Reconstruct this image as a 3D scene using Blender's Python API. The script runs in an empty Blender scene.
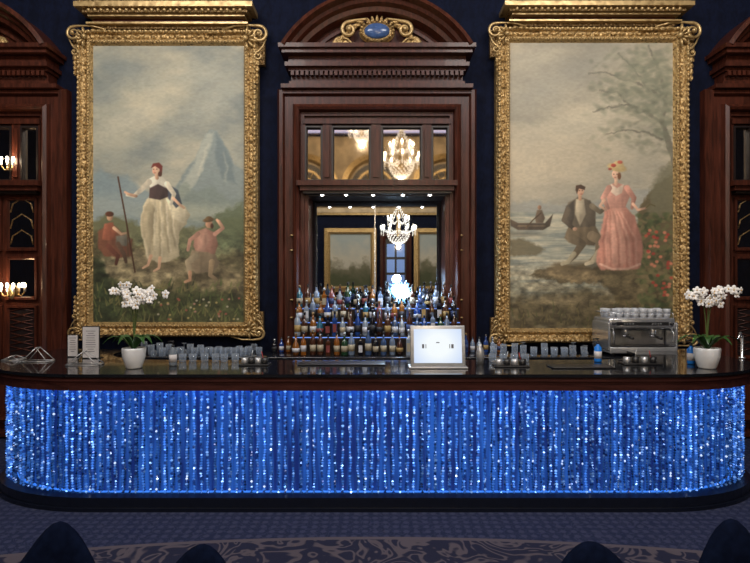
import bpy, math, random
import numpy as np
from mathutils import Vector, Matrix
random.seed(7)
F=541.0; CH=1.85
def WX(px,Y): return (px-375)*Y/F
def WZ(py,Y): return CH-(py-281.5)*Y/F

# ---------------------------------------------------------------- materials
def new_mat(name):
    m=bpy.data.materials.new(name); m.use_nodes=True
    nt=m.node_tree; b=nt.nodes['Principled BSDF']
    return m,nt,b
def N(nt,t,**k):
    n=nt.nodes.new(t)
    for a,v in k.items(): setattr(n,a,v)
    return n
def simple(name,col,rough=.5,metal=0,emit=None,es=0,noise=0,nscale=20,bump=0,bscale=60,trans=0,coat=0,alpha=1,sheen=0):
    m,nt,b=new_mat(name)
    b.inputs['Base Color'].default_value=(*col,1)
    b.inputs['Roughness'].default_value=rough
    b.inputs['Metallic'].default_value=metal
    b.inputs['Transmission Weight'].default_value=trans
    b.inputs['Coat Weight'].default_value=coat
    b.inputs['Alpha'].default_value=alpha
    b.inputs['Sheen Weight'].default_value=sheen
    if emit:
        b.inputs['Emission Color'].default_value=(*emit,1); b.inputs['Emission Strength'].default_value=es
    tc=N(nt,'ShaderNodeTexCoord')
    if noise:
        n=N(nt,'ShaderNodeTexNoise'); n.inputs['Scale'].default_value=nscale; n.inputs['Detail'].default_value=5
        nt.links.new(tc.outputs['Object'],n.inputs['Vector'])
        r=N(nt,'ShaderNodeValToRGB')
        r.color_ramp.elements[0].position=.3; r.color_ramp.elements[1].position=.7
        r.color_ramp.elements[0].color=(*[c*(1-noise) for c in col],1)
        r.color_ramp.elements[1].color=(*[min(1,c*(1+noise)) for c in col],1)
        nt.links.new(n.outputs['Fac'],r.inputs['Fac']); nt.links.new(r.outputs['Color'],b.inputs['Base Color'])
    if bump:
        n=N(nt,'ShaderNodeTexNoise'); n.inputs['Scale'].default_value=bscale; n.inputs['Detail'].default_value=3
        nt.links.new(tc.outputs['Object'],n.inputs['Vector'])
        bp=N(nt,'ShaderNodeBump'); bp.inputs['Strength'].default_value=bump; bp.inputs['Distance'].default_value=.01
        nt.links.new(n.outputs['Fac'],bp.inputs['Height']); nt.links.new(bp.outputs['Normal'],b.inputs['Normal'])
    return m
def wood_mat(name,c1,c2,rough=.35,vert=True):
    m,nt,b=new_mat(name)
    tc=N(nt,'ShaderNodeTexCoord'); mp=N(nt,'ShaderNodeMapping')
    mp.inputs['Scale'].default_value=(14,14,1.2) if vert else (1.2,14,14)
    n=N(nt,'ShaderNodeTexNoise'); n.inputs['Scale'].default_value=2.5; n.inputs['Detail'].default_value=7; n.inputs['Distortion'].default_value=.6
    r=N(nt,'ShaderNodeValToRGB'); r.color_ramp.elements[0].position=.3; r.color_ramp.elements[1].position=.7
    r.color_ramp.elements[0].color=(*c1,1); r.color_ramp.elements[1].color=(*c2,1)
    nt.links.new(tc.outputs['Object'],mp.inputs['Vector']); nt.links.new(mp.outputs[0],n.inputs['Vector'])
    nt.links.new(n.outputs['Fac'],r.inputs['Fac']); nt.links.new(r.outputs['Color'],b.inputs['Base Color'])
    b.inputs['Roughness'].default_value=rough; b.inputs['Coat Weight'].default_value=.05; b.inputs['Specular IOR Level'].default_value=.3
    return m
M={}
M['wood']=wood_mat('mahogany',(.026,.007,.004),(.085,.022,.012),.38)
M['wood_h']=wood_mat('mahogany_bar',(.03,.01,.008),(.065,.021,.017),.3,False)
M['wood_dark']=simple('dark_wood',(.012,.007,.007),.4,noise=.4)
M['black']=simple('black_granite',(.008,.009,.012),.12,noise=.5,nscale=80,coat=.4)
M['plinth']=simple('black_plinth',(.004,.006,.014),.35,noise=.2)
M['mirror']=simple('mirror_glass',(.72,.78,.85),.015,1)
M['mirror_t']=simple('aged_mirror',(.56,.5,.42),.03,1)
M['white']=simple('white_ceramic',(.75,.77,.8),.25,noise=.05)
M['petal']=simple('orchid_petal',(.88,.87,.86),.5,noise=.05)
M['yellow']=simple('orchid_heart',(.6,.35,.08),.5,noise=.2)
M['leaf']=simple('orchid_leaf',(.03,.09,.02),.35,noise=.3)
M['stem']=simple('orchid_stem',(.08,.12,.03),.5,noise=.2)
M['chrome']=simple('chrome',(.7,.72,.76),.18,.8,noise=.05)
M['steel']=simple('brushed_steel',(.45,.46,.48),.33,.6,noise=.1)
M['blackp']=simple('black_plastic',(.012,.012,.014),.35,noise=.2)
M['red']=simple('red_plastic',(.4,.02,.02),.4,noise=.1)
M['paper']=simple('menu_paper',(.55,.53,.54),.7,noise=.05)
M['ink']=simple('grey_ink',(.12,.12,.14),.7,noise=.1)
M['velvet']=simple('navy_velvet',(.003,.006,.02),.95,noise=.3,nscale=30); M['velvet'].node_tree.nodes['Principled BSDF'].inputs['Specular IOR Level'].default_value=.05
M['bulb']=simple('warm_bulb',(1,.9,.7),.4,emit=(1,.85,.62),es=22)
M['spot']=simple('downlight_lamp',(1,1,1),.4,emit=(1,.9,.8),es=12)
M['glare_globe']=simple('glare_core',(.8,.95,1),.3,emit=(.8,.95,1),es=20)  # emission for the core of the made-up glare prop
M['ray']=simple('glare_ray',(.5,.8,1),.2,emit=(.2,.6,1),es=2.2)  # glare streaks shaped as glowing rods
M['led']=simple('blue_led_strip',(.1,.3,1),.4,emit=(.08,.32,1),es=5)
M['led2']=simple('blue_led_strip_low',(.1,.3,1),.4,emit=(.04,.24,1),es=.8)
M['ledw']=simple('shelf_led',(.3,.5,1),.4,emit=(.12,.28,1),es=.6)
M['blueenamel']=simple('blue_enamel',(.05,.1,.25),.2,noise=.3)
M['blueliq']=simple('blue_gel',(.02,.2,.7),.2,noise=.1)
def screen_mat():
    m,nt,b=new_mat('lit_screen'); tc=N(nt,'ShaderNodeTexCoord'); g=N(nt,'ShaderNodeTexGradient',gradient_type='SPHERICAL'); mp=N(nt,'ShaderNodeMapping')
    mp.inputs['Location'].default_value=(0,0,-.5); mp.inputs['Scale'].default_value=(2.6,1,2.8)
    nt.links.new(tc.outputs['Object'],mp.inputs[0]); nt.links.new(mp.outputs[0],g.inputs[0])
    r=N(nt,'ShaderNodeValToRGB'); r.color_ramp.elements[0].color=(.30,.48,.9,1); r.color_ramp.elements[1].color=(.9,.97,1,1); r.color_ramp.elements[1].position=.75
    nt.links.new(g.outputs['Fac'],r.inputs['Fac']); nt.links.new(r.outputs['Color'],b.inputs['Emission Color']); b.inputs['Emission Strength'].default_value=.95
    b.inputs['Base Color'].default_value=(.05,.05,.05,1); return m
M['screen']=screen_mat()
def gold_mat(name,c1,c2,vs=28,st=.7):
    m,nt,b=new_mat(name)
    tc=N(nt,'ShaderNodeTexCoord'); v=N(nt,'ShaderNodeTexVoronoi'); v.inputs['Scale'].default_value=vs
    n=N(nt,'ShaderNodeTexNoise'); n.inputs['Scale'].default_value=vs*1.6; n.inputs['Detail'].default_value=4
    nt.links.new(tc.outputs['Object'],v.inputs['Vector']); nt.links.new(tc.outputs['Object'],n.inputs['Vector'])
    a=N(nt,'ShaderNodeMath',operation='ADD'); nt.links.new(v.outputs['Distance'],a.inputs[0]); nt.links.new(n.outputs['Fac'],a.inputs[1])
    r=N(nt,'ShaderNodeValToRGB'); r.color_ramp.elements[0].position=.45; r.color_ramp.elements[1].position=1.1
    r.color_ramp.elements[0].color=(*c1,1); r.color_ramp.elements[1].color=(*c2,1)
    nt.links.new(a.outputs[0],r.inputs['Fac']); nt.links.new(r.outputs['Color'],b.inputs['Base Color'])
    bp=N(nt,'ShaderNodeBump'); bp.inputs['Strength'].default_value=st; bp.inputs['Distance'].default_value=.02
    nt.links.new(a.outputs[0],bp.inputs['Height']); nt.links.new(bp.outputs['Normal'],b.inputs['Normal'])
    b.inputs['Metallic'].default_value=.5; b.inputs['Roughness'].default_value=.36
    return m
M['gold']=gold_mat('carved_gilt',(.1,.052,.016),(.52,.35,.15))
M['gold_s']=gold_mat('smooth_gilt',(.2,.12,.045),(.5,.35,.16),12,.15)
M['gold_d']=gold_mat('antique_gilt',(.06,.034,.014),(.27,.17,.07),30,.8)
def damask():
    m,nt,b=new_mat('navy_damask')
    tc=N(nt,'ShaderNodeTexCoord'); mp=N(nt,'ShaderNodeMapping'); mp.inputs['Scale'].default_value=(7,7,4)
    w=N(nt,'ShaderNodeTexVoronoi'); w.inputs['Scale'].default_value=1; w.feature='SMOOTH_F1'; w.inputs['Randomness'].default_value=.25
    n=N(nt,'ShaderNodeTexNoise'); n.inputs['Scale'].default_value=5; n.inputs['Detail'].default_value=3
    nt.links.new(tc.outputs['Object'],mp.inputs[0]); nt.links.new(mp.outputs[0],w.inputs['Vector']); nt.links.new(mp.outputs[0],n.inputs['Vector'])
    a=N(nt,'ShaderNodeMath',operation='MULTIPLY'); nt.links.new(w.outputs['Distance'],a.inputs[0]); nt.links.new(n.outputs['Fac'],a.inputs[1])
    r=N(nt,'ShaderNodeValToRGB'); r.color_ramp.elements[0].position=.15; r.color_ramp.elements[1].position=.3
    r.color_ramp.elements[0].color=(.0015,.003,.012,1); r.color_ramp.elements[1].color=(.003,.006,.022,1)
    nt.links.new(a.outputs[0],r.inputs['Fac']); nt.links.new(r.outputs['Color'],b.inputs['Base Color'])
    b.inputs['Roughness'].default_value=.85; b.inputs['Specular IOR Level'].default_value=.15
    return m
M['wall']=damask()
def carpet():
    m,nt,b=new_mat('patterned_carpet')
    tc=N(nt,'ShaderNodeTexCoord')
    L=nt.links.new
    def contour(scale,freq,dist,p0,p1):
        n=N(nt,'ShaderNodeTexNoise'); n.inputs['Scale'].default_value=scale; n.inputs['Detail'].default_value=1.5; n.inputs['Distortion'].default_value=dist
        L(tc.outputs['Object'],n.inputs['Vector'])
        a=N(nt,'ShaderNodeMath',operation='MULTIPLY'); a.inputs[1].default_value=freq; L(n.outputs['Fac'],a.inputs[0])
        s=N(nt,'ShaderNodeMath',operation='SINE'); L(a.outputs[0],s.inputs[0])
        r=N(nt,'ShaderNodeMapRange'); r.inputs['From Min'].default_value=p0; r.inputs['From Max'].default_value=p1; L(s.outputs[0],r.inputs['Value']); return r.outputs[0]
    c1=contour(7,52,1.5,.3,.9); c2=contour(3.4,34,1.6,.1,.8)
    v2=N(nt,'ShaderNodeTexVoronoi'); v2.inputs['Scale'].default_value=13; v2.inputs['Randomness'].default_value=.12; L(tc.outputs['Object'],v2.inputs['Vector'])
    mr=N(nt,'ShaderNodeMapRange'); mr.inputs['From Min'].default_value=.36; mr.inputs['From Max'].default_value=.24; L(v2.outputs['Distance'],mr.inputs['Value'])
    mul=N(nt,'ShaderNodeMath',operation='MAXIMUM'); 
    h0=N(nt,'ShaderNodeMath',operation='MULTIPLY'); h0.inputs[1].default_value=.55; L(c1,h0.inputs[0]); L(h0.outputs[0],mul.inputs[0])
    h=N(nt,'ShaderNodeMath',operation='MULTIPLY'); h.inputs[1].default_value=.8; L(mr.outputs[0],h.inputs[0]); L(h.outputs[0],mul.inputs[1])
    A=N(nt,'ShaderNodeMix',data_type='RGBA'); A.inputs['A'].default_value=(.018,.024,.058,1); A.inputs['B'].default_value=(.05,.056,.105,1); L(mul.outputs[0],A.inputs['Factor'])
    B=N(nt,'ShaderNodeMix',data_type='RGBA'); B.inputs['A'].default_value=(.02,.022,.045,1); B.inputs['B'].default_value=(.095,.08,.095,1); L(c2,B.inputs['Factor'])
    sx=N(nt,'ShaderNodeSeparateXYZ'); L(tc.outputs['Object'],sx.inputs[0])
    x2=N(nt,'ShaderNodeMath',operation='MULTIPLY'); L(sx.outputs['X'],x2.inputs[0]); L(sx.outputs['X'],x2.inputs[1])
    x3=N(nt,'ShaderNodeMath',operation='MULTIPLY'); x3.inputs[1].default_value=.04; L(x2.outputs[0],x3.inputs[0])
    yy=N(nt,'ShaderNodeMath',operation='ADD'); L(sx.outputs['Y'],yy.inputs[0]); L(x3.outputs[0],yy.inputs[1])
    def below(v):
        lt=N(nt,'ShaderNodeMath',operation='LESS_THAN'); lt.inputs[1].default_value=v; L(yy.outputs[0],lt.inputs[0]); return lt.outputs[0]
    m2=N(nt,'ShaderNodeMix',data_type='RGBA'); L(below(3.92),m2.inputs['Factor']); L(A.outputs['Result'],m2.inputs['A']); m2.inputs['B'].default_value=(.1,.085,.1,1)
    m3=N(nt,'ShaderNodeMix',data_type='RGBA'); L(below(3.88),m3.inputs['Factor']); L(m2.outputs['Result'],m3.inputs['A']); L(B.outputs['Result'],m3.inputs['B'])
    L(m3.outputs['Result'],b.inputs['Base Color']); b.inputs['Roughness'].default_value=.95; b.inputs['Specular IOR Level'].default_value=.15
    n=N(nt,'ShaderNodeTexNoise'); n.inputs['Scale'].default_value=300; L(tc.outputs['Object'],n.inputs['Vector'])
    bp=N(nt,'ShaderNodeBump'); bp.inputs['Strength'].default_value=.4; bp.inputs['Distance'].default_value=.005
    L(n.outputs['Fac'],bp.inputs['Height']); L(bp.outputs['Normal'],b.inputs['Normal'])
    return m
M['carpet']=carpet()
def curtain_back():
    m,nt,b=new_mat('backlit_blue_panel'); L=nt.links.new
    tc=N(nt,'ShaderNodeTexCoord'); mp=N(nt,'ShaderNodeMapping'); mp.inputs['Scale'].default_value=(1,1,.05)
    L(tc.outputs['Object'],mp.inputs[0])
    n=N(nt,'ShaderNodeTexNoise'); n.inputs['Scale'].default_value=22; n.inputs['Detail'].default_value=3; L(mp.outputs[0],n.inputs['Vector'])
    r=N(nt,'ShaderNodeValToRGB'); r.color_ramp.elements[0].position=.4; r.color_ramp.elements[1].position=.66
    r.color_ramp.elements[0].color=(.002,.012,.11,1); r.color_ramp.elements[1].color=(.02,.13,.58,1)
    L(n.outputs['Fac'],r.inputs['Fac']); L(r.outputs['Color'],b.inputs['Emission Color']); b.inputs['Emission Strength'].default_value=.7
    b.inputs['Base Color'].default_value=(.02,.05,.2,1)
    return m
M['cback']=curtain_back()
def attr_mat(name,rough,metal,emis=0,attr='Col'):
    m,nt,b=new_mat(name)
    a=N(nt,'ShaderNodeAttribute'); a.attribute_name=attr
    nt.links.new(a.outputs['Color'],b.inputs['Base Color'])
    b.inputs['Roughness'].default_value=rough; b.inputs['Metallic'].default_value=metal
    if emis:
        nt.links.new(a.outputs['Color'],b.inputs['Emission Color']); b.inputs['Emission Strength'].default_value=emis
    return m
M['bead']=attr_mat('crystal_beads',.15,.4,.7)  # beads emit their own colour to imitate LED light
M['canvas']=attr_mat('oil_canvas',.6,0)
def clear_glass(name,base=.07):
    m=bpy.data.materials.new(name); m.use_nodes=True; nt=m.node_tree; b=nt.nodes['Principled BSDF']; o=nt.nodes['Material Output']
    t=N(nt,'ShaderNodeBsdfTransparent'); mx=N(nt,'ShaderNodeMixShader'); t.inputs['Color'].default_value=(.93,.96,1,1)
    b.inputs['Base Color'].default_value=(.5,.56,.64,1); b.inputs['Roughness'].default_value=.04; b.inputs['Specular IOR Level'].default_value=1.0
    lw=N(nt,'ShaderNodeLayerWeight'); lw.inputs['Blend'].default_value=.3
    mr=N(nt,'ShaderNodeMapRange'); mr.inputs['To Min'].default_value=base; mr.inputs['To Max'].default_value=.75; nt.links.new(lw.outputs['Facing'],mr.inputs['Value'])
    nt.links.new(mr.outputs[0],mx.inputs[0]); nt.links.new(t.outputs[0],mx.inputs[1]); nt.links.new(b.outputs[0],mx.inputs[2]); nt.links.new(mx.outputs[0],o.inputs[0])
    return m
M['glass']=clear_glass('clear_glass')
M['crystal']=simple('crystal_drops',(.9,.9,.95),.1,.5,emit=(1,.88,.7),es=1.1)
def landscape_mat():
    m,nt,b=new_mat('landscape_canvas'); L=nt.links.new; tc=N(nt,'ShaderNodeTexCoord'); sx=N(nt,'ShaderNodeSeparateXYZ'); L(tc.outputs['Object'],sx.inputs[0])
    n=N(nt,'ShaderNodeTexNoise'); n.inputs['Scale'].default_value=2.6; n.inputs['Detail'].default_value=6; L(tc.outputs['Object'],n.inputs['Vector'])
    mr=N(nt,'ShaderNodeMapRange'); mr.inputs['From Min'].default_value=1.65; mr.inputs['From Max'].default_value=3.7; L(sx.outputs['Z'],mr.inputs['Value'])
    a=N(nt,'ShaderNodeMath',operation='MULTIPLY_ADD'); a.inputs[1].default_value=.7; a.inputs[2].default_value=-.35; L(n.outputs['Fac'],a.inputs[0])
    s=N(nt,'ShaderNodeMath',operation='ADD'); L(a.outputs[0],s.inputs[0]); L(mr.outputs[0],s.inputs[1])
    r=N(nt,'ShaderNodeValToRGB'); cr=r.color_ramp; cr.elements[0].position=.1; cr.elements[0].color=(.06,.07,.03,1); cr.elements[1].position=.9; cr.elements[1].color=(.3,.34,.34,1)
    e=cr.elements.new(.35); e.color=(.14,.13,.08,1); e=cr.elements.new(.5); e.color=(.46,.43,.36,1)
    L(s.outputs[0],r.inputs['Fac']); L(r.outputs['Color'],b.inputs['Base Color']); b.inputs['Roughness'].default_value=.6; return m
M['canv2']=landscape_mat()

# ---------------------------------------------------------------- mesh builder
class MB:
    def __init__(s): s.v=[];s.f=[];s.m=[];s.sm=[];s.mats=[];s.col=None
    def mi(s,mat):
        if mat not in s.mats: s.mats.append(mat)
        return s.mats.index(mat)
    def add(s,vs,fs,mat,smooth=False):
        o=len(s.v); s.v.extend([tuple(v) for v in vs]); k=s.mi(mat)
        for f in fs: s.f.append([i+o for i in f]); s.m.append(k); s.sm.append(smooth)
    def box(s,x0,x1,y0,y1,z0,z1,mat,bev=0):
        if x0>x1:x0,x1=x1,x0
        if z0>z1:z0,z1=z1,z0
        if y0>y1:y0,y1=y1,y0
        if bev<=0:
            vs=[(x,y,z) for x in(x0,x1) for y in(y0,y1) for z in(z0,z1)]
            s.add(vs,[(0,1,3,2),(4,6,7,5),(0,4,5,1),(2,3,7,6),(0,2,6,4),(1,5,7,3)],mat)
        else:
            import bmesh
            bm=bmesh.new(); bmesh.ops.create_cube(bm,size=1)
            for v in bm.verts: v.co=Vector(((x0+x1)/2+v.co.x*(x1-x0),(y0+y1)/2+v.co.y*(y1-y0),(z0+z1)/2+v.co.z*(z1-z0)))
            bmesh.ops.bevel(bm,geom=bm.edges[:],offset=bev,segments=3,affect='EDGES',profile=.5)
            bm.verts.index_update()
            s.add([v.co[:] for v in bm.verts],[[v.index for v in f.verts] for f in bm.faces],mat,True); bm.free()
    def lathe(s,prof,cx,cy,cz,mat,n=12,smooth=True,mtx=None,ang=0):
        vs=[];fs=[]
        for r,z in prof:
            for i in range(n):
                a=2*math.pi*i/n+ang; vs.append((r*math.cos(a),r*math.sin(a),z))
        for j in range(len(prof)-1):
            for i in range(n):
                k=(i+1)%n; fs.append((j*n+i,j*n+k,(j+1)*n+k,(j+1)*n+i))
        if prof[0][0]>1e-5: fs.append(tuple(reversed(range(n))))
        if prof[-1][0]>1e-5: fs.append(tuple(range((len(prof)-1)*n,len(prof)*n)))
        if mtx is not None: vs=[tuple(mtx@Vector(v)) for v in vs]
        s.add([(v[0]+cx,v[1]+cy,v[2]+cz) for v in vs],fs,mat,smooth)
    def ell(s,c,r,mat,n=8,m=5,mtx=None):
        pr=[(math.sin(math.pi*j/m),-math.cos(math.pi*j/m)) for j in range(m+1)]
        vs=[];fs=[]
        for a,b in pr:
            for i in range(n):
                t=2*math.pi*i/n; vs.append(Vector((a*math.cos(t)*r[0],a*math.sin(t)*r[1],b*r[2])))
        for j in range(m):
            for i in range(n):
                k=(i+1)%n; fs.append((j*n+i,j*n+k,(j+1)*n+k,(j+1)*n+i))
        if mtx is not None: vs=[mtx@v for v in vs]
        s.add([(v[0]+c[0],v[1]+c[1],v[2]+c[2]) for v in vs],fs,mat,True)
    def tube(s,pts,rad,mat,n=6):
        pts=[Vector(p) for p in pts]; L=len(pts)
        if not hasattr(rad,'__len__'): rad=[rad]*L
        vs=[];fs=[]
        up=Vector((0.01,1,0.02)).normalized()
        for i,p in enumerate(pts):
            t=(pts[min(i+1,L-1)]-pts[max(i-1,0)]).normalized()
            if abs(t.dot(up))>.97: u=Vector((1,0,0))
            else: u=up
            a=t.cross(u).normalized(); b=t.cross(a).normalized()
            for k in range(n):
                q=2*math.pi*k/n; vs.append(p+(a*math.cos(q)+b*math.sin(q))*rad[i])
        for i in range(L-1):
            for k in range(n):
                l=(k+1)%n; fs.append((i*n+k,i*n+l,(i+1)*n+l,(i+1)*n+k))
        fs.append(tuple(reversed(range(n)))); fs.append(tuple(range((L-1)*n,L*n)))
        s.add(vs,fs,mat,True)
    def frame(s,x0,x1,z0,z1,prof,mat,yw):
        vs=[];fs=[]
        for i,d in prof:
            y=yw-d; vs+=[(x0+i,y,z0+i),(x1-i,y,z0+i),(x1-i,y,z1-i),(x0+i,y,z1-i)]
        for j in range(len(prof)-1):
            for i in range(4):
                k=(i+1)%4; fs.append((j*4+i,j*4+k,(j+1)*4+k,(j+1)*4+i))
        s.add(vs,fs,mat)
    def arc(s,cx,cz,prof,a0,a1,yw,mat,n=40):
        vs=[];fs=[];P=len(prof)
        for i in range(n+1):
            a=a0+(a1-a0)*i/n
            for r,d in prof: vs.append((cx+r*math.cos(a),yw-d,cz+r*math.sin(a)))
        for i in range(n):
            for j in range(P-1): fs.append((i*P+j,i*P+j+1,(i+1)*P+j+1,(i+1)*P+j))
        fs.append(tuple(range(P))); fs.append(tuple(range(n*P,(n+1)*P)))
        s.add(vs,fs,mat)
    def spiral(s,cx,cz,r0,a0,turns,dr,y,th,mat,tail=None):
        pts=[];rad=[]
        n=int(16*turns)
        for i in range(n+1):
            t=i/n; a=a0+dr*2*math.pi*turns*t; r=r0*(1-.88*t)
            pts.append((cx+r*math.cos(a),y-.02*t,cz+r*math.sin(a))); rad.append(th*(1-.45*t))
        if tail:
            pts=[tuple(p) for p in tail]+pts; rad=[th*.6]*len(tail)+rad
        s.tube(pts,rad,mat,6); s.ell((cx,y-.03,cz),(th*1.2,th*1.2,th*1.2),mat)
    def obj(s,name,parent=None,colors=None):
        me=bpy.data.meshes.new(name); me.from_pydata(s.v,[],s.f)
        for m in s.mats: me.materials.append(m)
        me.polygons.foreach_set('material_index',s.m); me.polygons.foreach_set('use_smooth',s.sm)
        me.update(); o=bpy.data.objects.new(name,me); bpy.context.collection.objects.link(o)
        if parent: o.parent=parent
        return o
def empty(name):
    e=bpy.data.objects.new(name,None); bpy.context.collection.objects.link(e); return e
def boxobj(name,*a,mat,bev=0):
    b=MB(); b.box(*a,mat,bev); return b.obj(name)

# ---------------------------------------------------------------- room shell
YW=6.5; UF=6.3; s3=UF/F
def ux(dx,cx=377): return (cx+dx-375)*s3
def uz(py): return WZ(py,UF)
ZC=7.4
boxobj('floor',-7.5,7.5,-7.2,7.0,-.1,0,mat=M['carpet'])
nx0,nx1=ux(-74),ux(74); nz1=uz(192); nz0=.98
w=MB()
w.box(-7.5,nx0,YW,7.0,0,ZC,M['wall']); w.box(nx1,7.5,YW,7.0,0,ZC,M['wall'])
w.box(nx0,nx1,YW,7.0,nz1,ZC,M['wall']); w.box(nx0,nx1,YW,7.0,0,nz0,M['wall']); w.box(nx0,nx1,6.92,7.0,nz0,nz1,M['wall'])
w.obj('wall_back')
boxobj('wall_left',-7.6,-7.5,-7.2,7.0,0,ZC,mat=M['wall'])
boxobj('wall_right',7.5,7.6,-7.2,7.0,0,ZC,mat=M['wall'])
boxobj('wall_front',-7.5,7.5,-7.3,-7.2,0,ZC,mat=M['wall'])
M['ceil']=simple('gilded_plaster',(.42,.32,.2),.6,noise=.35,nscale=3,bump=.4,bscale=12)
cb=MB(); cb.box(-7.6,7.6,-7.3,7.0,ZC,ZC+.1,M['ceil'])
for i in range(-4,5): cb.box(i*1.8-.12,i*1.8+.12,-7.2,6.49,ZC-.18,ZC,M['gold_s'])
for j in range(8): cb.box(-7.49,7.49,-6.6+j*1.8-.12,-6.6+j*1.8+.12,ZC-.2,ZC,M['gold_s'])
cb.obj('ceiling')
t=MB(); YB=-7.199
t.box(-7.4,7.4,YB,YB+.35,4.9,5.05,M['gold_s']); t.box(-7.4,7.4,YB,YB+.2,4.7,4.9,M['gold_d']); t.box(-7.4,7.4,YB,YB+.16,4.5,4.7,M['ceil']); t.box(-7.4,7.4,YB,YB+.12,4.42,4.5,M['gold_s'])
t.box(-7.4,7.4,YB,YB+.04,5.05,ZC-.2,M['ceil'])
for cx in (-5.2,-2.6,0,2.6,5.2):
    t.box(cx-.9,cx+.9,YB+.04,YB+.06,5.05,5.5,M['wood_dark'])
    t.arc(cx,5.3,[(1.25,-.04),(1.25,-.2),(1.05,-.25),(.98,-.1),(.98,-.04)],0,math.pi,YB,M['gold_s'],24)
    t.arc(cx,5.3,[(.9,-.04),(.9,-.07),(.0,-.07)],0,math.pi,YB,M['wood_dark'],20)
    t.arc(cx,5.3,[(.7,-.06),(.7,-.1),(.62,-.1),(.62,-.06)],0,math.pi,YB,M['gold_s'],20)
    t.arc(cx,5.3,[(.4,-.06),(.4,-.1),(.34,-.1),(.34,-.06)],0,math.pi,YB,M['gold_s'],20)
    for q in range(7): a=q*math.pi/6; t.tube([(cx+.34*math.cos(a),YB+.09,5.3+.34*math.sin(a)),(cx+.66*math.cos(a),YB+.09,5.3+.66*math.sin(a))],.02,M['gold_s'],5)
t.obj('trim_1')

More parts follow.
